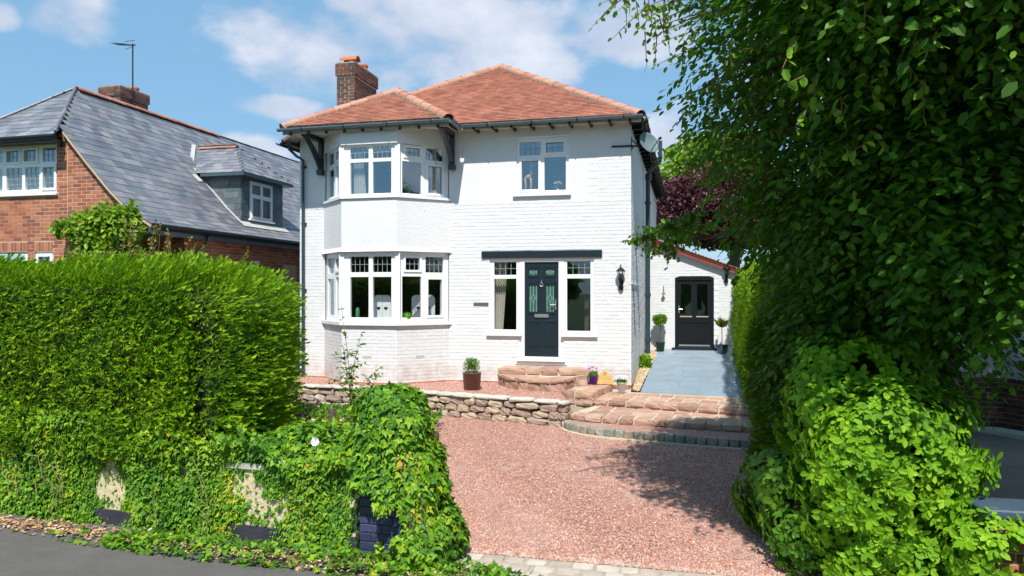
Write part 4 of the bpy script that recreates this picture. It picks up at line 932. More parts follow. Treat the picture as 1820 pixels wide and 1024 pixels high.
# dormer
DX, DY0, DY1, DZ = -9.62, .80, 2.72, 4.76
d_ = MB(); dm_ = M['slated']; Tc = TR(0, DY0, 0, 0); Tf = TR(DX, DY0, 0, 90)
xb = -10.95
dorm = MB().prism([(DX, 3.60), (DX, DZ), (-10.72, DZ), (-10.5, 4.5), (-9.97, 3.93)], 'y', DY0, DY1).build('dormer', M['slated'], N_)
ci = []
for k in range(8):
    z = 3.62 + k * .15; xx = -9.63
    x0 = -10.75
    while pz(x0) > z + .06: x0 += .02
    r = rows(x0, DX, z, z + .15, .2, .15, .004); wallitems([q for q in r], Tc, ci, .012, .02, .003)
    if k % 2: ci = ci
fi2 = []; wallitems(rows(0, DY1 - DY0, 3.62, DZ, .2, .15, .004, [(.34, 1.4, 3.66, 4.72)]), Tf, fi2, .012, .02, .003)
lay(dorm, 'slate', ci + fi2, (.196, .02, .146), M['slated'], cap=110, bevel=0)
window(dorm, Tf, .36, 1.38, 3.72, 4.68, [(.44, .83, 4.36, 4.60, ''), (.92, 1.30, 4.36, 4.60, ''), (.44, .83, 3.80, 4.26, 's'), (.92, 1.30, 3.80, 4.26, '')], sill=(.30, 1.44, 3.68, 3.72, .07), gm='glassu', inset=-.03)
dr0 = [(DX + .2, DY0 - .2), (DX + .2, DY1 + .2)]; DR = 5.68; ym = (DY0 + DY1) / 2; ax = DX - .75; hh = (DY1 - DY0) / 2 + .2
ds = []
pl = math.hypot(hh, DR - DZ - .06); v1 = Vector((0, hh, DR - DZ - .06)); v2 = Vector((0, -hh, DR - DZ - .06)); hx = DX + .2 - ax; v3 = Vector((-hx, 0, DR - DZ - .06)); Lx = DX + .2 + 11.5
ds += roofplane(N_, (-11.5, DY0 - .2, DZ + .06), (1, 0, 0), v1, [(.62, 0), (Lx, 0), (Lx - hx, pl), (-.1, pl)], .17, .25, M['slate'], M['hull'], 'slate', thick=.007, lift=.004)
ds += roofplane(N_, (DX + .2, DY0 - .2, DZ + .06), (0, 1, 0), v3, [(0, 0), (2 * hh, 0), (hh, v3.length)], .17, .25, M['slate'], M['hull'], 'slate', thick=.007, lift=.004)
ds += roofplane(N_, (DX + .2, DY1 + .2, DZ + .06), (-1, 0, 0), v2, [(0, 0), (Lx - .62, 0), (Lx, pl), (hx, pl)], .17, .25, M['slate'], M['hull'], 'slate', thick=.007, lift=.004)
lay(N_, 'dormer_slate', ds, (.246, .19, .007), M['slate'], cap=140, bevel=0)
ridgeline(N_, (-11.45, ym, DR + .03), (ax, ym, DR + .03), M['ridge'], r=.09, bed=False)
MB().box(DX - 1.0, DX + .21, DY0 - .21, DY1 + .21, DZ - .02, DZ + .055).build('dormer_fascia', M['gutter'], N_)
fA, fB = Vector((-11.66, ym, 5.80)), Vector((-10.86, DY0 - .24, 4.90)); fs = MB(); w_v = Vector((0, -.11, 0)); fs.poly([fA + w_v, fB + w_v, fB + Vector((.0, .06, .01)), fA + Vector((.02, .04, .01))]); fs.poly([fB + w_v, fB + w_v + Vector((.3, -.02, -.30)), fB + Vector((.3, .06, -.28)), fB + Vector((0, .06, .01))]); fs.build('flashing', M['lead'], N_)
hs_ = MB(); hs_.tube([(-11.05, RY0 - .18, 5.06), (-12.35, HYP, 6.51)], .03, 5); hs_.build('hip_roll', M['slate'], N_); MB().tube([(hx0, RY0 - .18, 5.03), (-12.35, HYP, 6.51)], .03, 5).build('hip_roll', M['slate'], N_)
fl_ = MB()
for (a, za), (b, zb) in zip(prof[1:-1], prof[2:]):
    a2, b2 = max(a, -10.9), min(b, DX + .0)
    if b2 > a2: fl_.poly([(a2, DY0 - .12, pz(a2) + .03), (b2, DY0 - .12, pz(b2) + .03), (b2, DY0, pz(b2) + .035), (a2, DY0, pz(a2) + .035)])
fl_.poly([(DX, DY0 - .12, pz(DX) + .035), (DX + .17, DY0 - .12, pz(DX + .17) + .03), (DX + .17, DY1 + .1, pz(DX + .17) + .03), (DX, DY1 + .1, pz(DX) + .035)])
fl_.build('lead_apron', M['lead'], N_)
chimney(N_, -13.35, -12.75, .35, 1.35, 5.4, 7.05, .22, M['brown'], M['mort2'], [(-13.1, .6, .13, .06, 0), (-12.95, 1.05, .13, .16, 0)], 60)
an = MB().tube([(-12.72, .75, 6.5), (-12.72, .75, 8.25)], .017, 6).tube([(-12.72, .75, 8.22), (-13.75, 1.3, 8.50)], .012, 5).tube([(-12.72, .75, 8.22), (-12.55, .66, 8.17)], .012, 5)
for t in np.linspace(.25, 1, 9): p = Vector((-12.72, .75, 8.22)).lerp(Vector((-13.75, 1.3, 8.50)), t); an.tube([p + Vector((-.05, -.12, .0)), p + Vector((.05, .12, 0))], .004, 4)
an.tube([(-12.95, .75, 8.32), (-12.55, .62, 8.28)], .007, 4).tube([(-12.95, .75, 8.12), (-12.55, .62, 8.14)], .007, 4)
aerial = thing('tv_aerial', 'thin television aerial on a mast above the brick house chimney', 'aerial', (HX, HY, 0), HA); an.build('aerial', M['black'], aerial)

# ================================================================== WHITE RENDERED HOUSE ON THE RIGHT
RA = R(-13.4)
G_ = thing('rendered_house', 'pale rendered house with red brick plinth half hidden behind the big tree', 'house', (7.47, 11.2, 0), RA)
gb = []
def seg_wall(T, Lw, wins=()):
    slabwall(G_, 'rendered_wall', M['render'], 0, Lw, .56, 5.4, [w_[:4] for w_ in wins], .25, T)
    slabwall(G_, 'plinth_wall', M['mort2'], 0, Lw, -.5, .56, [], .27, T @ Matrix.Translation((0, -.02, 0)))
    wallitems(rows(0.004, Lw - .004, -.24, .585, .225, .075, .01), T @ Matrix.Translation((0, -.02, 0)), gb, .006, .04, .0015)
TA = TR(-1.9, 0, 0, 0); TB_ = TR(0, 0, 0, -62)
seg_wall(TA, 1.9, [(.2, 1.12, 1.0, 2.2)]); seg_wall(TB_, 1.3, [(.36, 1.2, .95, 2.25)]); seg_wall(TR(1.3 * math.cos(R(62)), -1.3 * math.sin(R(62)), 0, -15), 2.0)
lay(G_, 'brick', gb, (.215, .04, .065), M['brown'], cap=160, bevel=.004, stuffname='brickwork')
window(G_, TA, .2, 1.12, 1.0, 2.2, [(.28, .62, 1.1, 2.1, ''), (.70, 1.04, 1.1, 2.1, '')], sill=(.15, 1.2, .93, 1.0, .08), gm='glassu')
window(G_, TB_, .36, 1.2, .95, 2.25, [(.47, 1.1, 1.03, 1.62, ''), (.47, 1.1, 1.72, 2.17, '')], sill=(.30, 1.28, .87, .95, .08), gm='glassu')
MB().box(.28, 1.3, -.05, .0, .72, .865, TB_).build('tile_sill', M['brickn'], G_)
MB().box(-1.9, 4, .3, 6, -.5, -.45).box(-1.9, 4.0, 2.5, 2.6, -.5, 5.4).build('inner_wall', M['roomu'], G_)
MB().prism([(-2.2, 5.4), (3.5, 5.4), (1.8, 7.2), (-.6, 7.2)], 'y', -.5, 6).build('roof', M['slate'], G_)
sheet('neighbour_drive', [(3.4, 4.0, -.60), (9.5, 3.0, -.56), (9.5, 11.5, -.2), (6.8, 12.0, -.2), (5.8, 12.0, -.22), (4.1, 7.3, -.46)], M['asphaltd'], base=-.655)
sheet('white_edging', [(6.95, 11.28, -.165), (7.36, 11.12, -.16), (8.0, 9.9, -.17), (7.9, 9.6, -.19), (7.2, 10.95, -.185)], M['line'], base=-.3)

# ================================================================== STONE WALL, STEPS, PAVING
SW = thing('stone_wall', 'low rough stone retaining wall holding up the gravel terrace', 'wall', (0, 0, 0))
core = MB()
for a, b in zip(WL, WL[1:]):
    d = (b - a).normalized(); n_ = Vector((-d.y, d.x, 0))
    core.poly([at(a + n_ * .09, -.6), at(b + n_ * .09, -.6), at(b + n_ * .09, -.1), at(a + n_ * .09, -.1)]); core.poly([at(a + n_ * .09, -.1), at(b + n_ * .09, -.1), at(b + n_ * .3, -.1), at(a + n_ * .3, -.1)])
core.build('wall_core', M['soil'], SW)
tl = 0; segl = [(b - a).length for a, b in zip(WL, WL[1:])]; TOT = sum(segl)
def onwall(s):
    for (a, b), l in zip(zip(WL, WL[1:]), segl):
        if s <= l: return a.lerp(b, s / l), math.atan2(b.y - a.y, b.x - a.x)
        s -= l
    return WL[-1], math.atan2(WL[-1].y - WL[-2].y, WL[-1].x - WL[-2].x)
rr = random.Random(5); k = 0
zl = [-.50]
for (za, zb, wa, wb, m_) in ((-.50, -.37, .22, .5, 'stone'), (-.365, -.235, .16, .42, 'stone'), (-.23, -.105, .2, .5, 'stone'), (-.10, -.035, .28, .5, 'cope')):
    s = 3.2 + rr.uniform(0, .2)
    while s < TOT - .06:
        lw = min(rr.uniform(wa, wb), TOT - s); 
        if lw < .08: break
        p, an_ = onwall(s + lw / 2); hgt = (zb - za) * rr.uniform(.9, 1.12)
        tall = m_ == 'stone' and za < -.3 and rr.random() < .12
        n_ = Vector((-math.sin(an_), math.cos(an_), 0))
        me = rock(lw - .012, .22 if m_ == 'stone' else .26, hgt, k, M[m_], .16 if m_ == 'stone' else .12, 6)
        place('stone' if m_ == 'stone' else 'coping_stone', me, SW, at(p + n_ * (.10 + rr.uniform(-.025, .02)), (za + zb) / 2 + rr.uniform(-.006, .006)), an_ + rr.uniform(-.05, .05), rr.uniform(-.05, .05)); k += 1; s += lw
# sandstone steps
def stones_along(parent, pts, z0, z1, depth, wa, wb, m, name='stone', inset=0.0, rough=.13, seed=1, gap=.018, ex=16):
    r_ = random.Random(seed); pts = [Vector((p[0], p[1], 0)) for p in pts]; 
    for a, b in zip(pts, pts[1:]):
        Lg = (b - a).length; n = max(1, round(Lg / ((wa + wb) / 2))); ws = [r_.uniform(wa, wb) for _ in range(n)]; f = Lg / sum(ws); d = (b - a).normalized(); an_ = math.atan2(d.y, d.x); nn_2 = Vector((-d.y, d.x, 0)); s = 0
        for w_ in ws:
            lw = w_ * f; p = a + d * (s + lw / 2) + nn_2 * (inset + depth / 2 + r_.uniform(-.008, .008))
            place(name, rock(lw - gap, depth - gap * .6, z1 - z0, r_.randint(0, 9999), m, rough, ex), parent, (p.x, p.y, (z0 + z1) / 2 + r_.uniform(-.004, .004)), an_ + r_.uniform(-.015, .015)); s += lw
DS = thing('door_steps', 'curved red sandstone doorstep in two tiers below the front door', 'steps', (0, 0, 0))
lo = [(-.30, 15.60), (-.10, 14.92), (.30, 14.56), (.74, 14.38), (1.04, 14.44), (1.26, 14.9)]
wallY = lambda x: 15.262 - .2382 * (x - 2.462)
MB().prism([(x + (.03 if x < .2 else 0), y + .035) for x, y in lo] + [(1.4, wallY(1.4) - .03), (-.3, wallY(-.3) - .03)], 'z', -.15, .155).build('mortar_fill', M['sandm'], DS)
stones_along(DS, lo, -.13, .085, .2, .2, .34, M['sand'], seed=3, inset=-.01)
stones_along(DS, lo, .092, .165, .46, .26, .42, M['sand'], 'slab', seed=4, inset=-.03)
up = [(-.30, 15.50), (.30, 15.28), (.95, 15.12), (1.52, 15.10)]
MB().prism([(x, y + .03) for x, y in up] + [(1.5, wallY(1.5) - .03), (-.3, wallY(-.3) - .03)], 'z', .156, .285).build('mortar_fill', M['sandm'], DS)
stones_along(DS, up, .172, .30, .5, .34, .52, M['sand'], 'slab', seed=8, inset=-.02)
stones_along(DS, [(1.28, 14.93), (1.56, 15.12)], -.08, .17, .3, .2, .3, M['sand'], seed=9)
stones_along(DS, [(1.54, 15.1), (1.57, 15.42)], -.05, .295, .2, .3, .34, M['sand'], seed=10)
LB = thing('landing_block', 'square red sandstone landing beside the doorstep carrying the purple flower pot', 'step', (0, 0, 0))
lq = [(.93, 14.44), (1.53, 14.05), (2.08, 15.24), (1.62, 15.44), (1.3, 15.0)]
MB().prism([(x * .985 + .02, y + .03) for x, y in lq], 'z', -.45, -.055).build('mortar_fill', M['sandm'], LB)
stones_along(LB, [lq[0], lq[1]], -.30, -.185, .2, .24, .36, M['sand'], seed=12); stones_along(LB, [lq[1], lq[2]], -.30, -.185, .2, .3, .45, M['sand'], seed=13)
stones_along(LB, [lq[0], lq[1]], -.182, -.04, .34, .3, .4, M['sand'], 'slab', seed=14); stones_along(LB, [lq[1], lq[2]], -.18, -.038, .34, .3, .5, M['sand'], 'slab', seed=15, inset=0)
stones_along(LB, [(1.05, 14.80), (1.35, 14.65)], -.14, -.042, .4, .3, .4, M['sand'], 'slab', seed=16); stones_along(LB, [(1.32, 15.02), (1.75, 14.95)], -.14, -.04, .4, .3, .4, M['sand'], 'slab', seed=17)
GS = thing('garden_steps', 'two wide red sandstone steps with pale mortar joints leading up to the blue paving', 'steps', (0, 0, 0))
A1, B1, C1, D1 = (1.54, 14.08), (4.25, 12.76), (4.7, 14.3), (1.95, 15.16)
A2, A2b, B2 = (.95, 13.16), (1.25, 12.86), (4.0, 11.80)
MB().prism([(1.56, 14.14), (4.28, 12.82), C1, (2.3, 15.24), D1], 'z', -.55, -.182).build('mortar_fill', M['sandm'], GS)
MB().prism([(1.02, 13.2), (1.3, 12.93), (4.02, 11.88), (4.3, 13.0), (1.7, 14.3)], 'z', -.55, -.302).build('mortar_fill', M['sandm'], GS)
L1 = lambda t, k: tuple(Vector(A1).lerp(Vector(D1), k).lerp(Vector(B1).lerp(Vector(C1), k), t))
for q_, (ka, sd_) in enumerate(((0, 21), (.32, 22), (.66, 23))):
    stones_along(GS, [L1(0, ka), L1(1, ka)], -.262 if q_ == 0 else -.25, -.170, .40, .26, .38, M['sand'], 'slab', seed=sd_, gap=.03)
stones_along(GS, [L1(0, 0), L1(1, 0)], -.345, -.266, .2, .3, .5, M['sand'], seed=24, inset=.025)
stones_along(GS, [A2, A2b], -.385, -.290, .36, .2, .3, M['sand'], 'slab', seed=25, gap=.03); stones_along(GS, [A2b, B2], -.385, -.290, .36, .24, .33, M['sand'], 'slab', seed=26, gap=.03)
stones_along(GS, [(1.32, 13.22), (4.1, 12.18)], -.37, -.291, .42, .3, .42, M['sand'], 'slab', seed=27, gap=.03); stones_along(GS, [(1.5, 13.65), (4.2, 12.6)], -.37, -.293, .45, .3, .42, M['sand'], 'slab', seed=28, gap=.03)
stones_along(GS, [A2, A2b, B2], -.46, -.39, .2, .18, .34, M['stone'], seed=29, inset=.03, rough=.14)
KB = thing('sett_kerb', 'curved kerb of square grey granite setts round the gravel in front of the steps', 'kerb', (0, 0, 0))
kc = [(.86, 12.98), (.95, 12.66), (1.12, 12.38), (1.34, 12.18), (1.62, 12.02), (2.0, 11.84), (2.5, 11.60), (3.0, 11.38), (3.5, 11.20), (4.0, 11.05)]
def resample(pts, st_):
    P = [Vector((x, y, 0)) for x, y in pts]; out = [P[0]]; acc = 0
    for a, b in zip(P, P[1:]):
        l = (b - a).length; s = st_ - acc
        while s <= l: out.append(a.lerp(b, s / l)); s += st_
        acc = l - (s - st_)
    return out
kp = resample(kc, .165)
for i, (a, b) in enumerate(zip(kp, kp[1:])):
    d = b - a; n_ = Vector((-d.y, d.x, 0)).normalized(); p = (a + b) / 2 + n_ * .07
    place('sett', rock(.155, .15, .135, 100 + i, M['granite'], .09, 8), KB, (p.x, p.y, -.437 + random.uniform(-.004, .004)), math.atan2(d.y, d.x))
struct(MB().prism([(p[0] + .02, p[1] + .10) for p in kc] + [(4.1, 12.4), (1.4, 13.5), (1.0, 13.4)], 'z', -.6, -.392).build('gravel_bed', M['gravel'], None))
MB().prism([(p[0] - .03, p[1] - .07) for p in kc] + [(p[0] + .04, p[1] + .12) for p in kc[::-1]], 'z', -.6, -.488).build('kerb_bedding', M['sandm'], KB)
# blue grey painted paving up to the arched door, in big slabs with fine joints
dk0, dk1, dk2, dk3 = Vector((2.62, 15.08, -.165)), Vector((4.75, 14.28, -.165)), h2w(2.75, 5.17, .30), h2w(.36, 5.17, .30)
DK = struct(MB().poly([dk0 - Vector((0, 0, .012)), dk1 - Vector((0, 0, .012)), dk2 - Vector((0, 0, .012)), dk3 - Vector((0, 0, .012))]).poly([dk0, dk0 - Vector((0, 0, .4)), dk1 - Vector((0, 0, .4)), dk1]).build('side_path', M['deck']))
for j in range(9):
    for i in range(3):
        def P_(a, b):
            return dk0.lerp(dk1, a).lerp(dk3.lerp(dk2, a), b)
        o_ = (.0 if j % 2 else .17); a0 = max(0, min(1, i / 3 + (o_ if i else 0))); a1 = max(0, min(1, (i + 1) / 3 + (o_ if i < 2 else 0))); b0, b1 = j / 9, (j + 1) / 9
        g_ = .0035; q = [P_(a0 + g_, b0 + g_ / 1.4), P_(a1 - g_, b0 + g_ / 1.4), P_(a1 - g_, b1 - g_ / 1.4), P_(a0 + g_, b1 - g_ / 1.4)]; dz = Vector((0, 0, random.uniform(-.0015, .0015)))
        mb = MB(); mb.poly([p + dz for p in q]); lo_ = [p - Vector((0, 0, .02)) for p in q]
        for t in range(4): mb.poly([q[t] + dz, lo_[t], lo_[(t + 1) % 4], q[(t + 1) % 4] + dz])
        mb.build('paving_slab', M['deck'], DK)
pb = sheet('pebble_strip', [at(h2w(.02, .02), -.16), (2.6, 15.10, -.16), dk3 + Vector((-.0, 0, -.04)), at(h2w(.02, 5.17), .26)], M['cobblegr'])
def fpeb(n):
    a, b = rng.random((n, 1)), rng.random((n, 1)); p = lambda v: np.array(v[:]); 
    l0, l1, r0, r1 = np.array([*h2w(.03, .03)[:2], -.14]), np.array([*h2w(.03, 5.1)[:2], .27]), np.array([2.6, 15.1, -.14]), np.array([*dk3[:2], .27])
    return (l0 + (l1 - l0) * b) * (1 - a) + (r0 + (r1 - r0) * b) * a
scatter_chips('pebbles', 1600, fpeb, M['cobblegr'], (.018, .042))
# setts across the mouth of the drive
SA = struct(MB().poly([at(pv(-.35, 7.30), -.628), at(pv(4.2, 7.30), -.628), at(pv(4.6, 5.2), -.628), at(pv(-.6, 5.2), -.628)]).build('sett_apron', M['settm']))
k = 0
for r_ in range(9):
    y0 = 7.20 - r_ * .165; s = -.25 + (.1 if r_ % 2 else 0) + random.uniform(-.02, .02)
    while s < 4.1:
        lw = random.uniform(.165, .235); p = pv(s + lw / 2, y0) 
        place('sett', rock(lw - .02, .145, .07, 300 + k % 40, M['sett'], .08, 7), SA, (p.x, p.y + random.uniform(-.006, .006), -.652 + random.uniform(-.003, .003)), R(-14) + random.uniform(-.02, .02)); k += 1; s += lw
# front garden wall with its brick pier
def wl(s, off=0): return Vector((-1.42, 6.99, 0)) + Vector((-math.cos(R(-17.6)), -math.sin(R(-17.6)), 0)) * s + Vector((math.sin(R(-17.6)), -math.cos(R(-17.6)), 0)) * -0 + Vector((-math.sin(R(-17.6)), math.cos(R(-17.6)), 0)) * off
GW = thing('garden_wall', 'low cream rendered garden wall on a black plinth, mostly under ivy', 'wall', (-1.46, 7.07, 0), R(-17.6))
MB().box(-9.5, 0, 0, .22, -.47, .10).build('rendered_face', M['cream'], GW); MB().box(-9.5, 0, -.025, .24, -.68, -.475).build('plinth', M['plinth'], GW); MB().box(-9.5, .02, -.03, .25, .10, .16).build('coping', M['cope'], GW)
PR = thing('gate_pier', 'dark blue painted brick pier under a mound of ivy at the drive entrance', 'pier', (-1.42, 6.88, 0), R(-15))
MB().box(.005, .455, .005, .455, -.68, .60).build('pier_core', M['plinth'], PR)
it = []
for T in (TR(0, 0, 0, 0), TR(.46, 0, 0, 90)): wallitems(rows(0, .46, -.68, .60, .225, .082, .008), T, it, .003, .05, .0015)
lay(PR, 'brick', it, (.217, .05, .074), M['blueb'], cap=120, bevel=.005); MB().box(-.03, .49, -.03, .49, .601, .66).build('cap', M['cope'], PR, bevel=.01)
P2 = thing('boundary_pier', 'red brick pier with dark blue coping beside the right hand bush', 'pier', (4.10, 5.62, 0), R(-12))
MB().box(-.445, .0, .005, .345, -.7, .13).build('pier_core', M['mort2'], P2); it = []
for T in (TR(-.45, 0, 0, 0), TR(0, 0, 0, 90)): wallitems(rows(0, .45 if T.to_euler().z < .1 else .35, -.70, .13, .225, .083, .012), T, it, .003, .05, .0015)
lay(P2, 'brick', it, (.213, .05, .071), M['brickn'], cap=80, bevel=.005); MB().box(-.47, .02, -.02, .37, .131, .205).build('coping', M['cop'], P2, bevel=.012)
W2 = thing('boundary_wall', 'low red brick side wall with dark coping between the two front gardens', 'wall', (3.80, 6.0, 0), R(76))
MB().box(0, 2.4, 0, .2, -.7, -.05).build('wall_core', M['brickn'], W2); MB().box(0, 2.4, -.02, .22, -.05, .02).build('coping', M['cop'], W2)

# ================================================================== PLANTING
def up(n, z=1.0): return np.tile(np.array([0, 0, z]), (n, 1))
def conifer_mass(name, root, c, half, rz, n, m, ex, amp, ws, seed, size, dirv, zmin=None, layer=.10, spread=.7, tm='frond', out=.55, hl=True, shrink=.2):
    P, N = blob(n, c, half, rz, ex, amp, ws, seed, layer, zmin); k = len(P)
    Dv = nrm(N * out + np.array(dirv)[None] + rnd(k) * spread * .6); S = rng.uniform(size[0], size[1], k)
    o = leafobj(name, [leaves(P, Dv, nrm(N + rnd(k) * .6), S, tm)], L[m], root)
    if hl: hull('shade_hull', c, half, rz, M['hull'], root, ex, amp, ws, seed, shrink, 18)  # solid dark shell added behind the sprays to block light
    return o
# left conifer hedge: two overlapping lengths following the wall
HD = thing('conifer_hedge', 'big clipped bright green conifer hedge along the street, lower part in shade', 'hedge', (-5.2, 9.0, -.3), R(-17.6))
IVM = Matrix.Identity(4)
def local(root, o):                                       # geometry was made in world space: keep it there under its thing
    inv = MW[root.name].inverted(); o.matrix_parent_inverse = inv; return o
def hedge_pt(s): return wl(s, .74)
hc1 = hedge_pt(5.76)
hang = R(-17.6)
for o in [conifer_mass('foliage', HD, (hc1.x, hc1.y, 1.10), (4.15, .86, 1.02), hang, 150000, 'conifer', 7, .07, 2.6, 2.0, (.045, .12), (.30, -.15, .22), layer=.14, spread=1.05),
          conifer_mass('foliage', HD, (hc1.x, hc1.y - .03, 1.12), (4.17, .88, 1.04), hang, 18000, 'conifer', 7, .08, 2.6, 2.0, (.09, .20), (.75, -.1, .30), layer=.05, spread=.6, hl=False)]: pass
for o in [c for c in HD.children]: local(HD, o)
mb = MB()
for i in range(9): p = wl(.9 + i * .9, .9); mb = MB().tube([(p.x, p.y, -.35), (p.x + .03, p.y, .6)], [.06, .04], 7); local(HD, mb.build('trunk', M['bark'], HD))
# hedge and climbers between the houses
H2 = thing('privet_hedge', 'round leaved green hedge with a yellow clump beside the brick house wall', 'hedge', (-4.6, 12.6, -.3))
P, N = blob(9000, (-5.2, 12.4, .95), (1.5, .6, 1.35), R(-15), 4, .1, 2, 5.0, .08); local(H2, leafobj('foliage', [leaves(P, nrm(N + rnd(len(P)) * .8), nrm(N + rnd(len(P)) * .5), rng.uniform(.05, .09, len(P)), 'round')], L['conifer'], H2)); local(H2, hull('shade_hull', (-5.2, 12.4, .95), (1.5, .6, 1.35), R(-15), M['hull'], H2, 4, .1, 2, 5.0, .1))
P, N = blob(500, (-4.55, 11.65, 2.2), (.16, .1, .10), 0, 2.5, .04, 5, 1.0, .05); local(H2, leafobj('yellow_leaves', [leaves(P, nrm(N + rnd(len(P)) * .8), N, rng.uniform(.04, .07, len(P)), 'round')], leafmat('yellow leaves', [(0, (.5, .38, .03)), (1, (.75, .6, .08))], .3), H2))
WS = thing('wisteria', 'bright green climber bushing up over the porch of the brick house', 'climber', (-7.3, 13.6, -.2))
sets = []
for c, h_, n in (((-7.75, 14.0, 2.55), (.42, .35, .50), 1500), ((-7.95, 14.0, 3.05), (.46, .3, .34), 1300), ((-7.45, 13.9, 3.1), (.42, .3, .46), 1200), ((-7.6, 13.8, 2.1), (.8, .5, .5), 2500), ((-8.35, 14.0, 3.12), (.32, .25, .13), 380), ((-7.2, 13.9, 3.42), (.15, .15, .18), 120)):
    P, N = blob(n, c, h_, 0, 2.3, .12, 4, c[0], .12); k = len(P); sets.append(leaves(P, nrm(N * .7 + rnd(k) * .7 + np.array([0, 0, -.35])), nrm(N + rnd(k) * .5), rng.uniform(.07, .14, k), 'oval'))
local(WS, leafobj('foliage', sets, L['lime'], WS)); local(WS, MB().tube([(-7.4, 13.9, -.4), (-7.5, 13.95, 1.5), (-7.7, 13.9, 2.9)], [.06, .05, .03], 7).build('stem', M['bark'], WS))
BB = thing('berberis', 'feathery shrub with upright rusty tipped shoots above the conifer hedge', 'shrub', (-5.6, 11.3, -.2))
sets = []; st_ = MB()
P, N = blob(9000, (-5.3, 10.6, 1.72), (1.35, .5, .72), R(-15), 3, .12, 3, 3.0, .12); k = len(P); sets.append(leaves(P, nrm(N * .6 + rnd(k) * .7 + up(k, .4)), nrm(N + rnd(k) * .5), rng.uniform(.03, .065, k), 'oval'))
local(BB, leafobj('foliage', sets, L['lime'], BB)); sets = []
for i in range(34):
    b = Vector((rng.uniform(-6.5, -3.9), rng.uniform(10.4, 10.8), rng.uniform(1.95, 2.25))); t = b + Vector((rng.uniform(-.05, .3), 0, rng.uniform(.22, .72) * (1 if b.x < -4.8 else .55))); st_.tube([b, (b + t) / 2 + Vector((.03, 0, .02)), t], .006, 4)
    n = 34; f = rng.random(n)[:, None]; P = np.array(b)[None] * (1 - f) + np.array(t)[None] * f; D_ = rnd(n) + up(n, .3); sets.append(leaves(P, D_, rnd(n), rng.uniform(.03, .06, n), 'oval'))
local(BB, leafobj('shoot_leaves', sets, L['brownish'], BB)); local(BB, st_.build('shoots', M['twig'], BB)); BB.children[-1]['kind'] = 'stuff'
# ivy over the low wall
IV = thing('wall_ivy', 'thick curtain of green and yellowing ivy hanging over the garden wall', 'ivy', (-4, 7.7, -.6))
def wall_ivy():
    n = 46000; s = rng.uniform(-.1, 7.0, n); z = rng.uniform(-.66, .62, n)
    top = .24 + .07 * np.sin(s * 1.9) + .28 * np.clip((s - .9) / 2, 0, 1); k = z < top + .09 * rng.normal(size=n) * (s > .8) + .05 * np.sin(s * 6.1); s, z = s[k], z[k]
    def hole(cs, cz, rs_, rz_): return (((s - cs) / rs_) ** 2 + ((z - cz) / rz_) ** 2) < 1 + .5 * np.sin(s * 19 + z * 13)
    h = hole(3.05, -.20, .18, .30) | hole(3.0, -.5, .13, .16) | hole(1.30, -.05, .17, .20) | hole(1.02, -.30, .25, .17) | hole(1.22, -.53, .17, .13) | hole(.0, -.25, .13, .42) | hole(2.0, .05, .07, .1)
    k = ~h | (rng.random(len(s)) < .08); s, z = s[k], z[k]; n = len(s)
    bulge = .05 + .10 * (1 + wob(np.stack([s, z, s * 0], 1), 2.2, 4.0)) * .6 + .12 * np.clip((z - .0) / .5, 0, 1); hd = np.minimum.reduce([((s - a) / .5) ** 2 + ((z - b) / .5) ** 2 for a, b in ((3.05, -.3), (1.25, -.05), (1.05, -.3), (1.2, -.5), (0, -.2))]); bulge = bulge * np.clip(hd, .25, 1); off = -bulge * rng.uniform(.25, 1, n)
    wx = -1.42 - math.cos(R(-17.6)) * s - math.sin(R(-17.6)) * off; wy = 7.07 - math.sin(R(-17.6)) * s + math.cos(R(-17.6)) * off
    P = np.stack([wx, wy, z], 1); No = np.tile(np.array([-.29, -.95, .25]), (n, 1)); D_ = nrm(up(n, -1) + rnd(n) * .75 + No * .35)
    return leaves(P, D_, nrm(No + rnd(n) * .45), rng.uniform(.022, .066, n) * np.where(z > .2, 1.1, .9), 'ivy')
A = wall_ivy()
# ivy bank between hedge and pier, sloping back over the bed
P, N = blob(9000, (-2.15, 7.95, -.12), (.9, .52, .56), R(-17), 2.6, .08, 2.5, 6.0, .08, zmin=-.5); k = len(P); B_ = leaves(P, nrm(N * .4 + rnd(k) * .6 + up(k, -.6)), nrm(N + rnd(k) * .4), rng.uniform(.05, .085, k), 'ivy')
P, N = blob(2600, (-2.0, 6.86, -.60), (2.9, .22, .09), R(-15), 2.4, .03, 4, 2.0, .04); k = len(P); C2 = leaves(P, nrm(rnd(k) + np.array([.0, -.3, 0])), nrm(up(k) + rnd(k) * .5), rng.uniform(.04, .07, k), 'ivy')
k_ = (np.sin(P[:, 0] * 7) + rng.uniform(-1, 1, len(P))) > -.3
local(IV, leafobj('leaves', [A, B_, C2], L['ivy'], IV)); local(IV, hull('ivy_shade_hull', (-2.15, 7.95, -.12), (.9, .52, .56), R(-17), M['hull'], IV, 2.6, .08, 2.5, 6.0, .12))  # dark solid added under the ivy bank to block light
vs_ = MB()
for i in range(20):
    s = rng.uniform(.4, 6.5); s += .6 * (abs(s - 3.05) < .35) + .5 * (abs(s - 1.2) < .4); z0 = rng.uniform(-.62, -.2); p0 = wl(s, .06 - .13); pts = []; 
    for q_ in range(6): pts.append((p0.x + rng.uniform(-.025, .025) * q_, p0.y - .04 + .01 * rng.normal(), z0 + q_ * rng.uniform(.05, .12)))
    vs_.tube(pts, rng.uniform(.003, .005), 4)
o = local(IV, vs_.build('stems', M['stem'], IV)); o['kind'] = 'stuff'
IP = thing('pier_ivy', 'tall domed mound of glossy ivy covering the gate pier', 'ivy', (-1.15, 6.95, -.62))
sets = []
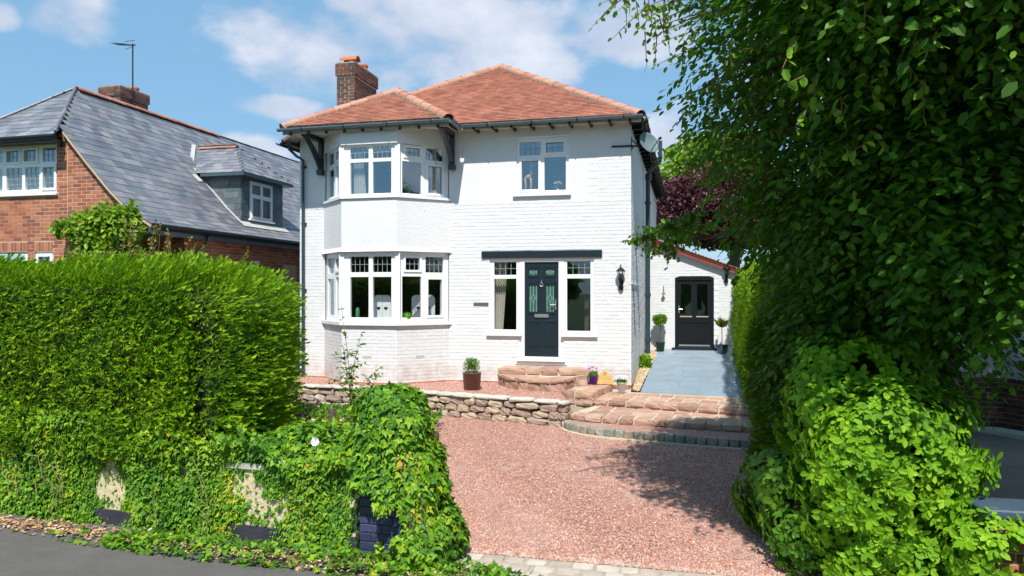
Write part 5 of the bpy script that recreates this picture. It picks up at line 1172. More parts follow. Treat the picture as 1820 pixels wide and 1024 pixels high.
for c, h_, n, ex_ in (((-1.13, 7.06, .42), (.34, .40, .56), 8500, 3.0), ((-1.05, 7.02, -.08), (.42, .42, .60), 8000, 3.2), ((-.84, 6.95, -.40), (.36, .40, .32), 4200, 2.6), ((-1.36, 7.35, .10), (.28, .3, .50), 3000, 2.5)):
    P, N = blob(n, c, h_, R(-12), ex_, .05, 4, c[2], .09)
    wv = .05 * np.sin(P[:, 2] * 22 + P[:, 0] * 9); k = ~((P[:, 0] + wv < -1.22) & (P[:, 1] < 7.0) & (P[:, 2] < .03 + wv)) & ~((P[:, 0] + wv < -.95 + .25 * np.clip(P[:, 2] + .05, -9, 0)) & (P[:, 1] < 7.0) & (P[:, 2] < -.10 + wv)); P, N = P[k], N[k]; k = len(P)
    sets.append(leaves(P, nrm(N * .35 + rnd(k) * .55 + up(k, -.75)), nrm(N + rnd(k) * .4), rng.uniform(.045, .085, k), 'ivy'))
local(IP, leafobj('leaves', sets, L['ivy'], IP)); local(IP, hull('ivy_shade_hull', (-1.12, 7.12, .42), (.27, .30, .50), R(-12), M['hull'], IP, 3, .05, 4, 1, .05)); local(IP, hull('ivy_shade_hull', (-.80, 7.03, -.25), (.22, .28, .42), R(-12), M['hull'], IP, 3, .05, 4, 1, .05))  # two dark solids added inside the mound to block light
vs_ = MB()
for i in range(3):
    x = rng.uniform(-1.1, -.85); pts = [(x + rng.normal() * .02 + .02 * q_, 6.64 - .01 * q_ + .012 * rng.normal(), .42 - q_ * .14) for q_ in range(7)]; vs_.tube(pts, .006, 4)
o = local(IP, vs_.build('stems', M['bark'], IP)); o['kind'] = 'stuff'
# fallen leaves along the foot of the wall
def flit(n):
    s = rng.uniform(-1.2, 7.5, n); o = rng.beta(2, 2, n) * .42 - .02; P = np.array([(wl(a, -.08 - b * (.75 + .35 * math.sin(a * 2.3))).x, wl(a, -.08 - b).y, 0) for a, b in zip(s, o)]); P[:, 2] = -.622 + rng.uniform(0, .03, n); return P
P = flit(2600); k = len(P); o = leafobj('fallen_leaves', [leaves(P, nrm(rnd(k) * np.array([1, 1, .25])), nrm(up(k) + rnd(k) * .35), rng.uniform(.03, .065, k), 'oval')], M['litter'], None)
n = 900; P = np.stack([rng.uniform(1.3, 3.3, n), rng.uniform(6.4, 11, n), np.full(n, -.6)], 1); lim = 2.05 + (P[:, 1] - 6.4) * .17; P = P[(P[:, 0] > lim - rng.exponential(.25, n))]; P[:, 2] = -.618 + (P[:, 1] - 7.2) * .0195 + .012; P = P[P[:, 1] > 6.75]; k = len(P)
leafobj('fallen_leaves', [leaves(P, nrm(rnd(k) * np.array([1, 1, .3])), nrm(up(k) + rnd(k) * .4), rng.uniform(.02, .05, k), 'oval')], M['litter'], None)
n = 9000; P = np.stack([rng.uniform(-4.6, -1.25, n), rng.uniform(8.0, 14.0, n), rng.uniform(-.38, -.27, n)], 1); P = P[(wob(P, 1.6, 2.0) > -.25) & (P[:, 0] > -2.2 - (P[:, 1] - 9) * .6) & (P[:, 1] < 13.2 - .45 * (P[:, 0] + 1.2))]; n = len(P)
Q_ = np.stack([rng.uniform(-4.6, -1.25, 2500), rng.uniform(9.0, 14.0, 2500), rng.uniform(-.36, -.28, 2500)], 1); Q_ = Q_[Q_[:, 1] < 13.2 - .45 * (Q_[:, 0] + 1.2)]; leafobj('fallen_leaves', [leaves(Q_, nrm(rnd(len(Q_)) * np.array([1, 1, .3])), nrm(up(len(Q_)) + rnd(len(Q_)) * .4), rng.uniform(.04, .09, len(Q_)), 'oval')], M['litter'], None)
GC = leafobj('ground_cover', [leaves(P + np.array([0, 0, .02]), nrm(rnd(n) + up(n, .6)), nrm(up(n) + rnd(n) * .6), rng.uniform(.05, .11, n), 'oval')], L['green'], None)
P[:, 2] += rng.uniform(0, .2, n) * (P[:, 1] < 12)
# sapling
SP = thing('young_sapling', 'slender young tree with sparse leaves standing in front of the bay window', 'sapling', (-2.12, 9.55, -.3))
sp = MB().tube([(0, 0, 0), (.06, 0, .5), (.02, 0, .85)], [.022, .018, .014], 7); sets = []
def stalk(p, q, nl=16, r=.006, ls=(.04, .08)):
    p, q = Vector(p), Vector(q); m_ = (p + q) / 2 + Vector((random.uniform(-.03, .03), 0, random.uniform(0, .03))); sp.tube([p, m_, q], [r, r * .8, r * .4], 5)
    f = rng.random(nl)[:, None] ** .8; P = np.array(p)[None] * (1 - f) + np.array(q)[None] * f; k = nl; return leaves(P, nrm(rnd(k) * np.array([1, 1, .4]) + np.array([0, 0, -.1])), nrm(up(k) + rnd(k) * .5), rng.uniform(ls[0], ls[1], k), 'oval')
S0 = Vector((.04, 0, .80))
for tip, nl in (((-.10, .02, 2.02), 30), ((.17, 0, 1.66), 26), ((.42, .05, 1.22), 24), ((-.06, -.05, 1.5), 26), ((.30, 0, .98), 16), ((.0, .1, 1.25), 22), ((-.18, .05, 1.06), 14)):
    sets.append(stalk(S0, tip, nl))
    for j in range(5):
        t = random.uniform(.25, .95); b = S0.lerp(Vector(tip), t); e = b + Vector((random.choice((-1, 1)) * random.uniform(.06, .18), random.uniform(-.08, .08), random.uniform(-.05, .07))); sets.append(stalk(b, e, 9, .003, (.03, .06)))
for j in range(5): sets.append(stalk((.03, 0, .35 + .1 * j), (.03 + random.uniform(-.12, .12), 0, .42 + .1 * j), 7, .003))
sp.build('stem', M['stem'], SP); leafobj('leaves', sets, L['green'], SP)
# right hand side: long conifer hedge, dark yew, bright shrub, ivy
H3 = thing('side_hedge', 'tall narrow conifer hedge lit yellow green along the right of the path', 'hedge', (4.6, 13, -.5), R(-14))
a_, b_ = Vector((3.72, 9.3, 0)), Vector((6.75, 21.0, 0)); mid = (a_ + b_) / 2; rz_ = math.atan2((b_ - a_).y, (b_ - a_).x)
conifer_mass('foliage', H3, (mid.x + .15, mid.y, .85), ((b_ - a_).length / 2, .62, 1.62), rz_, 60000, 'conifer', 5, .07, 2.2, 7.0, (.05, .12), (-.1, -.15, .35), layer=.1, zmin=-.65)
for o in H3.children: local(H3, o)
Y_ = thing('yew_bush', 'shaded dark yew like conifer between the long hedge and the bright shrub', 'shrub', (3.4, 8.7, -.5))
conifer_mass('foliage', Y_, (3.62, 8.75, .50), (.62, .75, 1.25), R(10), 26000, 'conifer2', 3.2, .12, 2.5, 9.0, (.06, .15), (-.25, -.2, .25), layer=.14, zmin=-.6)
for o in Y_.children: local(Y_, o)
SH = thing('bright_shrub', 'large rounded shrub with glossy bright green leaves at the lower right', 'shrub', (3.3, 6.3, -.6))
sets = []
def rosettes(n, c, h_, rz, ex_, amp, ws, seed, ls, per=6, droop=-.25, tm='oval', layer=.1, zmin=-.6):
    P, N = blob(n, c, h_, rz, ex_, amp, ws, seed, layer, zmin); k = len(P); A = nrm(np.cross(N, rnd(k))); B = np.cross(N, A); out = []
    for j in range(per):
        an = 2 * math.pi * j / per + rng.uniform(-.3, .3, k); el = rng.uniform(.0, .55, k)
        D_ = nrm((A * np.cos(an)[:, None] + B * np.sin(an)[:, None]) * np.cos(el)[:, None] + N * np.sin(el)[:, None] + np.array([0, 0, droop]))
        out.append(leaves(P + D_ * .01 + N * rng.uniform(0, .03, k)[:, None], D_, nrm(N + rnd(k) * .3), rng.uniform(ls[0], ls[1], k), tm))
    return out
sets += rosettes(3100, (3.28, 6.45, .30), (.72, .62, .80), 0, 2.3, .15, 5.2, 3.0, (.04, .095), 6, -.4, layer=.16); sets += rosettes(1000, (3.38, 6.35, -.35), (.74, .52, .36), 0, 2.3, .13, 5.0, 4.0, (.04, .09)); sets += rosettes(420, (2.95, 6.75, .75), (.42, .45, .42), 0, 2.6, .08, 2.5, 5.0, (.06, .10)); sets += rosettes(330, (3.72, 5.75, -.22), (.33, .25, .36), 0, 2.4, .08, 3, 6.5, (.05, .10)); sets += rosettes(600, (3.35, 7.05, 1.0), (.72, .5, .5), 0, 2.4, .12, 2.5, 7.5, (.05, .11)); sets += rosettes(120, (3.9, 6.0, -.02), (.22, .2, .12), 0, 2.4, .04, 3, 6.0, (.06, .10))
local(SH, leafobj('leaves', sets, L['shrub'], SH)); local(SH, hull('shade_hull', (3.28, 6.5, .15), (.55, .46, .80), 0, M['hull'], SH, 2.8, .08, 2.2, 3.0, .1))
LI = thing('trailing_shrub', 'low trailing leafy growth spilling onto the gravel beside the yew', 'shrub', (2.75, 7.4, -.6))
sets = rosettes(420, (2.72, 7.35, -.10), (.34, .62, .40), R(8), 2.6, .1, 3, 8.0, (.05, .10), 5, -.1, 'round'); sets += rosettes(260, (2.70, 6.75, -.32), (.34, .35, .26), 0, 2.6, .08, 3, 9.0, (.05, .10), 5, -.3, 'oval'); sets += rosettes(110, (3.2, 9.2, -.40), (.18, .5, .18), R(12), 2.4, .05, 3, 9.5, (.04, .07), 5)
local(LI, leafobj('leaves', sets, L['green'], LI)); local(LI, hull('shade_hull', (2.75, 7.2, -.25), (.3, .7, .38), R(8), M['hull'], LI, 2.6, .06, 3, 8.0, .08))
# the big beech
BT = thing('beech_tree', 'huge dark green beech whose drooping branches fill the right of the view', 'tree', (4.9, 8.6, -.6))
tr = MB().tube([(4.9, 8.6, -.6), (4.85, 8.6, 1.2), (4.75, 8.4, 3.2), (4.6, 8.2, 5.5), (4.5, 8, 8)], [.36, .30, .25, .18, .08], 12); local(BT, tr.build('trunk', M['bark'], BT, smooth=True))
tips = [((4.8, 8.5, 2.4), (2.5, 8.3, 2.9)), ((4.75, 8.4, 3.0), (2.3, 7.3, 4.2)), ((4.7, 8.3, 3.4), (6.8, 6.6, 4.4)), ((4.7, 8.3, 4.2), (4.4, 4.8, 5.6)), ((4.6, 8.2, 5.0), (2.2, 5.6, 6.2)), ((4.7, 8.4, 2.8), (6.9, 8.6, 3.9)), ((4.8, 8.5, 2.2), (2.3, 9.4, 2.55)), ((4.6, 8.2, 5.2), (6.6, 5.4, 6.0)), ((4.8, 8.5, 2.0), (5.0, 6.0, 2.4))]
for a, b in tips:
    a, b = Vector(a), Vector(b); m_ = a.lerp(b, .5) + Vector((0, 0, .35)); local(BT, MB().tube([a, m_, b], [.09, .055, .02], 8).build('limb', M['bark'], BT))
lobes = [((5.0, 7.3, 4.2), (2.9, 1.8, 2.0), 5400), ((4.45, 6.9, 2.95), (1.3, 1.3, 1.0), 2000), ((4.4, 5.8, 5.7), (2.7, 1.9, 1.2), 2600), ((4.35, 8.2, 2.6), (1.0, 1.1, .7), 1200), ((3.75, 7.9, 1.5), (.62, .8, .7), 760), ((3.7, 5.6, 4.7), (1.7, 1.2, 1.0), 1200), ((6.6, 7.6, 4.3), (1.6, 1.8, 1.6), 900), ((5.2, 4.6, 6.6), (2.0, 1.1, .7), 700)]  # last lobe hangs above view, added to shade the crown below
def sprays(c, h_, n, ls, per=15, length=(.35, .7), wseed=1.0, inner=.35):
    P, N = blob(n, c, h_, 0, 2.3, .28, 1.3, wseed, .0); k = len(P); C_ = np.array(c)
    P = C_ + (P - C_) * (1 - rng.random(k)[:, None] ** 2.0 * inner)
    D0 = nrm(N * np.array([1, 1, .25]) + rnd(k) * .45 + np.array([0, 0, -.28])); Ls = rng.uniform(*length, k); sd = nrm(np.cross(D0, up(k))); out = []
    for j in range(per):
        t = (j + 1) / per; sg = 1 if j % 2 else -1
        Q = P + D0 * (Ls * t)[:, None] + np.array([0, 0, -1]) * (Ls * .45 * t * t)[:, None] + sd * (sg * .035)
        D_ = nrm(D0 * .55 + sd * sg * .75 + np.array([0, 0, -.45]) + rnd(k) * .35); out.append(leaves(Q, D_, nrm(up(k) + N * .5 + rnd(k) * .45), rng.uniform(ls[0], ls[1], k), 'oval'))
    return out
sets = []
for i, (c, h_, n) in enumerate(lobes): sets += sprays(c, h_, n, (.055, .125), 12, wseed=i * 1.3)
local(BT, leafobj('crown', sets, L['beech'], BT))
# reaching branch over the path and hanging twigs at the edge of the crown
def twigline(a, b, sag, n): a, b = np.array(a), np.array(b); t = np.linspace(0, 1, n)[:, None]; p = a + (b - a) * t; p[:, 2] += (-sag * (t ** 2))[:, 0]; return p
sets = []; tw = MB()
def hang(a, b, sag, nl, ls, m=.0):
    p = twigline(a, b, sag, 6); tw.tube([tuple(q_) for q_ in p], [.006, .005, .004, .004, .003, .002], 4); f = twigline(a, b, sag, nl); k = nl; D_ = nrm(rnd(k) * np.array([1, 1, .35]) + np.array([0, 0, -.75])); return leaves(f + rnd(k) * .01, D_, nrm(rnd(k) + np.array([0, -1, .4])), rng.uniform(ls[0], ls[1], k), 'oval')
E0 = [((2.2, 9.2, 2.75), (1.42, 8.9, 2.60)), ((2.3, 9.0, 2.85), (1.75, 8.6, 2.7)), ((2.5, 9.3, 2.75), (1.9, 9.4, 2.55))]
for a, b in E0:
    a, b = np.array(a), np.array(b); p = twigline(a, b, .12, 7); tw.tube([tuple(q_) for q_ in p], .012, 5)
    for q_ in range(40):
        t = rng.random(); s = a + (b - a) * t + np.array([0, 0, -.12 * t * t]); e = s + np.array([rng.uniform(-.25, .2), rng.uniform(-.2, .2), rng.uniform(-.14, .12)]); sets.append(hang(s, e, .06, 9, (.05, .085)))
    for q_ in range(5):
        t = rng.random(); s = a + (b - a) * t; sets.append(hang(s, s + np.array([rng.uniform(-.08, .05), 0, -rng.uniform(.15, .42)]), 0, 6, (.04, .07)))
for q_ in range(70):                                       # left fringe against the sky
    z = rng.uniform(2.9, 5.2); x = 2.15 - (z - 3.0) * .42 + rng.uniform(-.1, .5) - (.2 if z > 4.2 else 0); y = rng.uniform(6.3, 7.4); s = np.array([x + .45, y, z + .08]); e = np.array([x - rng.uniform(0, .35), y + rng.uniform(-.2, .2), z + rng.uniform(-.1, .1)]); sets.append(hang(s, e, .10, 11, (.045, .08)))
    if rng.random() < .6: sets.append(hang(e, e + np.array([rng.uniform(-.05, .05), 0, -rng.uniform(.15, .45)]), 0, 5, (.04, .065)))
for x, z, n_ in ((.72, 4.36, 5), (.80, 4.45, 6), (.95, 4.5, 8), (1.1, 4.3, 8), (.9, 4.25, 3)): sets.append(hang((x + .35, 6.6, z + .2), (x, 6.6, z), .1, n_ + 5, (.05, .08)))
local(BT, leafobj('edge_leaves', sets, L['green'], BT)); sets = []
for q_ in range(95):                                      # young twigs on the camera side; paler leaves paint in highlights
    x = rng.uniform(1.9, 4.8); z = 2.6 + 1.6 * rng.random() ** .7; y = 4.7 + rng.uniform(0, 1.0) + (0 if z > 3.2 else .6); x *= y / 5.0; s = np.array([x, y, z]); sets.append(hang(s, s + np.array([rng.uniform(-.16, .16), rng.uniform(-.1, .05), -rng.uniform(.06, .26)]), 0, 5, (.06, .10)))
local(BT, leafobj('young_highlight_leaves', sets, L['beechy'], BT)); o = local(BT, tw.build('twigs', M['twig'], BT)); o['kind'] = 'stuff'
# trees behind
def far_tree(name, label, c, h_, n, m, ls, base, group=None, lob=5, seed=1):
    t = thing(name, label, 'tree', (c[0], c[1], base), 0, group); sets = []; r_ = np.random.default_rng(seed)
    for i in range(lob * 3):
        d = nrm(r_.normal(size=(1, 3)))[0]; cc = np.array(c) + d * np.array(h_) * r_.uniform(.25, .72); hh_ = np.array(h_) * r_.uniform(.28, .5)
        P, N = blob(n // (lob * 3), cc, hh_, 0, 2.2, .3 * hh_[0], 2 / hh_[0], i * 1.7, .25 * hh_[0]); k = len(P); sets.append(leaves(P, nrm(N + rnd(k)), nrm(N + rnd(k) * .7), r_.uniform(ls[0], ls[1], k), 'round'))
    local(t, leafobj('crown', sets, L[m], t)); local(t, MB().tube([(c[0], c[1], base), (c[0] + .1, c[1], c[2])], [h_[0] * .09, h_[0] * .05], 8).build('trunk', M['bark'], t)); return t
far_tree('copper_beech', 'rounded purple leaved tree rising behind the side extension', (9.3, 31, 5.0), (3.5, 2.6, 2.4), 70000, 'copper', (.07, .15), -.6, seed=3)
far_tree('lime_tree', 'yellow green tree behind the purple leaved one', (12.6, 42, 8.2), (4.2, 3, 4.0), 40000, 'lime', (.12, .24), -.6, seed=4)
far_tree('distant_tree', 'small green tree glimpsed between the two houses', (-13.2, 44, 5.4), (2.6, 2, 2.6), 5000, 'green', (.2, .4), -.6, seed=5)
for i, (x, y, hz_, m) in enumerate(((-16, -19, 4.6, 'green'), (-8.5, -21, 4.0, 'conifer'), (-1.5, -20, 4.4, 'green'), (6, -19, 5.2, 'beech'), (13, -17, 6.2, 'beech'), (20, -14, 6.5, 'green'), (-24, -14, 5, 'green'))):
    t = far_tree('street_tree', 'leafy tree across the street behind the camera, %s of its row' % ('leftmost but one', 'third', 'fourth', 'fifth', 'sixth', 'rightmost', 'leftmost')[i], (x, y, hz_ * .62), (4.4, 2.6, hz_ * .62), 3600, m, (.4, .8), -.7, 'trees across the street', seed=20 + i)

# ================================================================== SMALLER THINGS
def hthing(name, label, cat, x, y, z, rz=0, group=None):
    p = h2w(x, y, z); return thing(name, label, cat, (p.x, p.y, p.z), HA + rz, group)
def lantern(x, y, z, label):
    t = hthing('wall_lantern', label, 'lantern', x, y, z, 0, 'black carriage lanterns on the white walls')
    MB().lathe([(.03, -.25), (.045, -.24), (.05, -.16), (.03, -.13)], (0, -.03, 0), 10).tube([(0, -.02, -.13), (0, -.09, -.17), (0, -.13, -.10), (0, -.13, -.03)], .014, 7).lathe([(.045, -.05), (.055, -.02), (.05, .0)], (0, -.13, 0), 8).box(-.04, .04, -.02, 0, -.2, .0).build('bracket', M['black'], t)
    MB().lathe([(.045, .0), (.075, .14)], (0, -.13, 0), 6).build('lantern_glass', M['lampg'], t)
    fr_ = MB()
    for k in range(6): a = k * math.pi / 3; fr_.tube([(.047 * math.cos(a), -.13 + .047 * math.sin(a), .0), (.078 * math.cos(a), -.13 + .078 * math.sin(a), .145)], .0055, 4)
    fr_.tube([(0, -.13, 0), (0, -.13, .09)], .014, 6); fr_.build('frame', M['black'], t)
    MB().lathe([(.10, .14), (.095, .155), (.05, .20), (.015, .225), (.012, .25), (.018, .26), (.003, .29)], (0, -.13, 0), 10).build('roof_cap', M['black'], t)
lantern(-.20, 0, 2.16, 'black lantern on the brick front to the right of the front door')
lantern(2.15, EY, 2.36, 'black lantern beside the arched door, next to the tall hedge')
sd_ = hthing('satellite_dish', 'round dark mesh satellite dish on the front right corner of the white house', 'satellite dish', 0, .1, 4.93)
nvec = Vector((.62, -.70, .36)).normalized(); Bq = nvec.to_track_quat('Z', 'Y').to_matrix().to_4x4(); Dm = Matrix.Translation((.34, -.10, .0)) @ Bq
prof_ = [(.001, 0), (.08, .006), (.15, .022), (.205, .042), (.235, .058), (.237, .052), (.15, .010), (.001, -.012)]
MB().lathe(prof_, (0, 0, 0), 28, Dm).build('reflector', M['dish'], sd_, smooth=True)
MB().tube([(0.0, -.02, -.02), (.12, -.02, -.02), (.33, -.10, 0)], .02, 7).tube([(0, .0, .12), (.14, -.02, -.01)], .012, 5).box(-.02, .01, -.08, .08, -.12, .16).build('wall_bracket', M['black'], sd_)
e_ = Dm @ Vector((0, -.20, .02)); f_ = Dm @ Vector((.0, -.10, .34)); MB().tube([tuple(e_), tuple(f_)], .010, 5).tube([tuple(f_), tuple(f_ + Vector((.05, -.02, .03)))], .026, 8).build('receiver_arm', M['black'], sd_)
MB().box(-.165, .165, -.03, 0, -.028, .028).build('slate', M['slated'], tag(hthing('name_plate', 'narrow slate name plate on the white bricks left of the front door', 'sign', -3.22, 0, 1.62), None), bevel=.004)
# house number board of pale wood
nb = hthing('number_board', 'small wooden number board with a lobed top leaning on the house beside the purple pot', 'sign', -.53, -.12, -.035)
Tn = Matrix.Rotation(R(-9), 4, 'X'); ol = [(-.165, 0), (.165, 0), (.172, .10), (.15, .16), (.105, .185), (.10, .23), (.05, .265), (0, .275), (-.05, .265), (-.10, .23), (-.105, .185), (-.15, .16), (-.172, .10)]
MB().prism(ol, 'y', -.012, .012, Tn).build('board', M['wood'], nb, bevel=.003)
cu = bpy.data.curves.new('number', 'FONT'); cu.body = '2'; cu.size = .085; cu.extrude = .002; cu.align_x = 'CENTER'; cu.materials.append(M['woodc']); tmp = bpy.data.objects.new('t', cu); COL.objects.link(tmp); bpy.context.view_layer.update(); me_ = bpy.data.meshes.new_from_object(tmp.evaluated_get(bpy.context.evaluated_depsgraph_get())); bpy.data.objects.remove(tmp); me_.materials.clear(); me_.materials.append(M['woodc']); o = bpy.data.objects.new('number', me_); o.matrix_basis = Tn @ Matrix.Translation((0, -.014, .195)) @ Matrix.Rotation(R(90), 4, 'X'); link(o, nb)
sc_ = MB()
for i in range(9):
    x = -.10 + i * .025; h_ = (.034 if i in (0, 6) else .02); sc_.tube([tuple(Tn @ Vector((x, -.0135, .105))), tuple(Tn @ Vector((x + .004, -.0135, .105 + h_)))], .0028, 4); 
    if i % 2 == 0: sc_.tube([tuple(Tn @ Vector((x, -.0135, .106))), tuple(Tn @ Vector((x + .02, -.0135, .114)))], .0024, 4)
sc_.build('worn_lettering', M['woodc'], nb)['kind'] = 'stuff'
def potplant(name, label, loc, r0, r1, h_, potm, fn, soil=True, square=False, cat='potted plant'):
    t = thing(name, label, cat, loc, HA)
    MB().lathe([(r0, 0), (r1, h_ - .012), (r1 * 1.05, h_ - .01), (r1 * 1.05, h_), (r1 * .9, h_), (r1 * .86, h_ - .03)], (0, 0, 0), 4 if square else 28).build('pot', M[potm], t, smooth=not square)
    MB().lathe([(r1 * .87, h_ - .03), (.001, h_ - .025)], (0, 0, 0), 16).build('soil', M['soil'], t); fn(t); return t
def cloud_leaves(t, name, c, h_, n, m, ls, tm='oval', d=(0, 0, .5), ex_=2.2, layer=.05, amp=.02):
    P, N = blob(n, c, h_, 0, ex_, amp, 5, 1.0, layer); k = len(P); return leafobj(name, [leaves(P, nrm(N * .6 + rnd(k) * .6 + np.array(d)), nrm(N + rnd(k) * .5), rng.uniform(ls[0], ls[1], k), tm)], L[m] if m in L else M[m], t)
def flowers(t, c, h_, n, m, ls):
    P, N = blob(n, c, h_, 0, 2.2, .01, 5, 2.0, .02); P = P[N[:, 2] > -.2]; N = N[:len(P)]; k = len(P); sets = []
    for j in range(5):
        A = nrm(rnd(k)); sets.append(leaves(P, A, nrm(np.array([[0, -.6, .8]]) + rnd(k) * .3), rng.uniform(ls[0], ls[1], k), 'round'))
    leafobj('flowers', sets, M[m], t)
potplant('large_planter', 'big brown glazed planter with a feathery white flowered plant below the house wall', (-.80, 14.75, -.07), .165, .185, .345, 'planter', lambda t: (cloud_leaves(t, 'foliage', (0, 0, .48), (.14, .14, .14), 1500, 'green', (.025, .055), 'lance', layer=.14), cloud_leaves(t, 'white_blooms', (0, 0, .56), (.17, .15, .11), 160, 'floww', (.008, .018), 'round', layer=.06)))
p_ = h2w(-.76, -.17, -.035); potplant('purple_pot', 'small purple pot of pink and magenta flowers on the stone landing', p_[:], .068, .095, .19, 'purple', lambda t: (cloud_leaves(t, 'foliage', (0, 0, .21), (.10, .10, .06), 500, 'conifer', (.02, .045), layer=.05), flowers(t, (0, 0, .29), (.13, .11, .08), 130, 'flowp', (.014, .024))))
p_ = h2w(-.16, -.34, -.165); potplant('white_pot', 'small white tapered pot of white pansies at the corner of the house', p_[:], .065, .095, .21, 'whitep', lambda t: (cloud_leaves(t, 'foliage', (0, 0, .23), (.11, .10, .05), 450, 'ivy', (.02, .045), layer=.05), flowers(t, (0, 0, .29), (.12, .10, .05), 70, 'floww', (.02, .032))))
p_ = h2w(.42, 4.9, .27)
def topi(t):
    MB().tube([(0, 0, .2), (.01, 0, .75)], .014, 6).build('stem', M['bark'], t); cloud_leaves(t, 'foliage', (.0, 0, .86), (.18, .17, .13), 1300, 'ivy', (.03, .055), layer=.05); hull('inner', (0, 0, .86), (.16, .15, .11), 0, M['hull'], t, 2.2, .01, 3, 1, .02, 5)
potplant('topiary_bush', 'little clipped ball tree in a dark green pot left of the arched door', p_[:], .10, .13, .26, 'dgreenp', topi)
p_ = h2w(2.02, 4.66, .255)
def cord(t):
    MB().tube([(0, 0, .2), (-.01, 0, .72)], .012, 6).build('stem', M['bark'], t); n = 70; P = np.tile(np.array([-.01, 0, .70]), (n, 1)) + rnd(n) * .02; leafobj('spiky_leaves', [leaves(P, nrm(rnd(n) * np.array([1, 1, .5]) + up(n, .9)), rnd(n), rng.uniform(.16, .32, n), 'lance')], L['brownish'], t)
potplant('spiky_plant', 'thin stemmed spiky plant in a square blue grey pot right of the arched door', p_[:], .12, .15, .24, 'greyp', cord, square=True)
bw = hthing('wall_plant', 'small bright green plant growing at the foot of the side wall', 'plant', .16, 2.5, .05)
cloud_leaves(bw, 'leaves', (0, 0, .14), (.13, .13, .17), 420, 'shrub', (.05, .09), layer=.05)
wp = thing('pavement_weed', 'single leafy weed at the foot of the blue brick pier', 'plant', (-1.22, 6.80, -.63), 0); n = 60
P = np.stack([rng.normal(0, .012, n), rng.normal(0, .012, n), rng.uniform(0, .19, n)], 1); leafobj('leaves', [leaves(P, nrm(rnd(n) + up(n, .5)), nrm(rnd(n) + up(n)), rng.uniform(.03, .06, n), 'oval')], L['shrub'], wp)
wf = thing('white_flower', 'single white bloom among the ivy between hedge and pier', 'flower', (-1.90, 7.12, .44), 0)
leafobj('petals', [leaves(np.zeros((9, 3)), nrm(np.stack([np.cos(np.arange(9) * .7), np.full(9, -.25), np.sin(np.arange(9) * .7)], 1)), np.tile(np.array([[0, -1, .2]]), (9, 1)), np.full(9, .045), 'round')], M['floww'], wf, None); MB().tube([(0, 0.02, 0), (0.01, .05, -.2)], .004, 4).build('stem', M['stem'], wf)
be = hthing('bell', 'small rusty bell hanging from an iron bracket left of the arched door', 'bell', .50, EY, 1.80)
MB().lathe([(.055, 0), (.05, .012), (.03, .05), (.012, .085), (.004, .10)], (0, -.09, 0), 12).build('bell_cup', M['bronze'], be); MB().tube([(0, 0, .22), (0, -.02, .22), (0, -.09, .18), (0, -.09, .09)], .006, 5).tube([(0, -.01, .05), (0, -.01, .25)], .008, 5).tube([(0, -.09, .02), (0, -.09, -.04)], .008, 5).build('bracket', M['black'], be)
# ---- things seen through the windows
def curtain(label, x0, x1, y, z0, z1, top=None, m='curtain', amp=.025):
    mb = MB(); n = 26; A = []; B = []; t0, t1 = top or (x0, x1)
    for i in range(n + 1):
        f = i / n; A.append((x0 + (x1 - x0) * f, y + amp * math.sin(f * 5 * 2 * math.pi), z0)); B.append((t0 + (t1 - t0) * f, y + amp * math.sin(f * 5 * 2 * math.pi), z1))
    for i in range(n): mb.poly([A[i], A[i + 1], B[i + 1], B[i]]); 
    for i in range(n): mb.poly([(p[0], p[1] + .006, p[2]) for p in (B[i], B[i + 1], A[i + 1], A[i])])
    t = thing('curtain', label, 'curtain', (HX, HY, 0), HA, 'curtains hanging inside the windows'); mb.build('fabric', M[m], t, smooth=True); MB().tube([(min(t0, x0) - .03, y, z1 + .01), (max(t1, x1) + .03, y, z1 + .01)], .008, 5).build('rail', M['upvc'], t)
curtain('pale curtain gathered at the left of the upstairs bay centre window', -5.92, -5.62, -.62, 3.95, 5.0, (-5.92, -5.72)); curtain('narrow pale curtain at the right of the upstairs bay centre window', -5.05, -4.93, -.62, 3.95, 5.0)
curtain('patterned curtain behind the right hand light of the upstairs bay', -4.34, -4.18, -.18, 3.95, 5.0); curtain('cream curtain in the left facet of the upstairs bay', -6.40, -6.24, -.32, 3.95, 5.0)
curtain('long cream curtain tied back in the glazing left of the front door', -2.99, -2.80, .25, .9, 2.55, (-2.99, -2.68)); curtain('long curtain in the left facet of the downstairs bay', -6.42, -6.28, -.30, 1.25, 2.7)
curtain('faint grey curtain behind the glazing right of the front door', -1.05, -.93, .6, .9, 2.5, m='room')
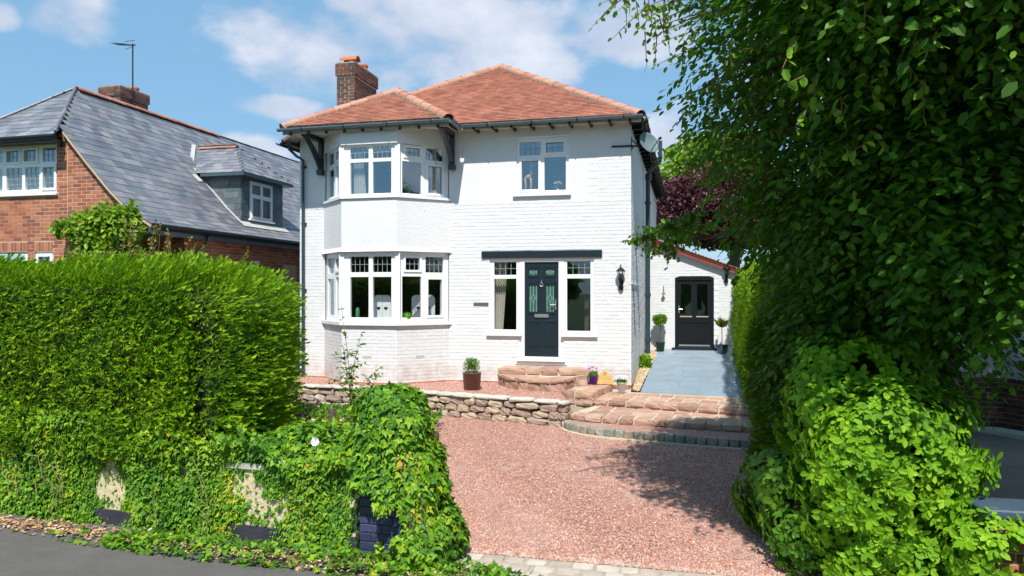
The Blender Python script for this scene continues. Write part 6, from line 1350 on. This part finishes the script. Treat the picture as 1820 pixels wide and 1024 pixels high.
def heart_chair(label, x0, x1, y):
    t = hthing('chair', label, 'chair', (x0 + x1) / 2, y, .47, 0, 'white chairs with heart cut outs'); wd_ = (x1 - x0) / 2
    pts = [(-wd_, .62), (wd_, .62)] + [(wd_ - .09 + .09 * math.cos(a), 1.24 + .10 * math.sin(a)) for a in np.linspace(0, math.pi / 2, 5)] + [(-wd_ + .09 - .09 * math.cos(a), 1.24 + .10 * math.sin(a)) for a in np.linspace(math.pi / 2, 0, 5)]
    MB().prism(pts, 'y', 0, .02).build('back', M['chair'], t); MB().box(-wd_, wd_, .02, .42, .42, .45).build('seat', M['chair'], t); MB().box(-.002, .002, -.001, 0, .63, 1.34).build('joint', M['black'], t)
    for sx in (-1, 1):
        for yy in (.02, .38): MB().box(sx * wd_ - .02 * (sx + 1), sx * wd_ + .02 * (1 - sx), yy, yy + .04, 0, .42 if yy > .1 else .62).build('leg', M['chair'], t)
        hp = []
        for k in range(18):
            a = k / 18 * 2 * math.pi; hp.append((.0028 * 16 * math.sin(a) ** 3 + sx * wd_ * .42, 1.05 + .0028 * (13 * math.cos(a) - 5 * math.cos(2 * a) - 2 * math.cos(3 * a) - math.cos(4 * a))))
        MB().prism(hp, 'y', -.004, -.001).build('dark_heart_patch', M['black'], t)  # black heart laid on the board for the dark of the opening
heart_chair('white chair back with two heart cut outs behind the centre window of the bay', -5.54, -5.14, -.42); heart_chair('white chair back with two heart cut outs behind the right window of the bay', -4.87, -4.32, .12)
mbal = hthing('moss_ball', 'bright green round plant on the bay window sill', 'plant', -4.70, -.56, 1.26); cloud_leaves(mbal, 'leaves', (0, 0, .10), (.085, .085, .085), 500, 'shrub', (.02, .035), layer=.02); hull('core', (0, 0, .10), (.08, .08, .08), 0, M['grn'], mbal, 2, .005, 3, 1, 0, 4); MB().lathe([(.04, -.02), (.05, .03)], (0, 0, 0), 10).build('pot', M['whitep'], mbal)
cac = hthing('cactus', 'little green cactus in a pink pot on the bay window sill', 'plant', -5.80, -.68, 1.26); MB().lathe([(.03, .05), (.042, .10), (.044, .2), (.035, .26), (.012, .285)], (0, 0, 0), 12).build('body', M['cactus'], cac, smooth=True); MB().lathe([(.04, 0), (.055, .07)], (0, 0, 0), 12).build('pot', M['pot'], cac)
gi = hthing('giraffe_figurine', 'slim pale wooden giraffe standing inside the upstairs window', 'figurine', -2.20, .17, 4.0)
gm_ = MB(); gm_.tube([(-.075, 0, .34), (.0, 0, .37), (.05, 0, .36)], [.035, .05, .035], 8)
for x, y in ((-.075, -.02), (-.065, .02), (.045, -.02), (.055, .02)): gm_.tube([(x, y, .34), (x + .005, y, .17), (x - .004, y, 0)], [.017, .011, .011], 6)
gm_.tube([(.045, 0, .37), (.06, 0, .5), (.05, 0, .63)], [.032, .019, .013], 7).tube([(.045, 0, .63), (.075, 0, .62), (.105, 0, .60)], [.018, .019, .009], 7).tube([(.04, -.01, .64), (.035, -.014, .68)], .004, 4).tube([(.04, .01, .64), (.035, .014, .68)], .004, 4).tube([(-.085, 0, .36), (-.11, 0, .25)], .005, 4).build('body', M['wood'], gi, smooth=True)
vf = hthing('flower_vase', 'small bunch of yellow and pink tulips inside the upstairs window', 'flowers', -1.56, .17, 3.99); MB().lathe([(.03, 0), (.035, .06), (.025, .10)], (0, 0, 0), 12).build('vase', M['whitep'], vf); cloud_leaves(vf, 'foliage', (0, 0, .15), (.06, .05, .05), 90, 'green', (.03, .06), layer=.03); flowers(vf, (0, 0, .21), (.085, .05, .04), 26, 'yel', (.022, .034))
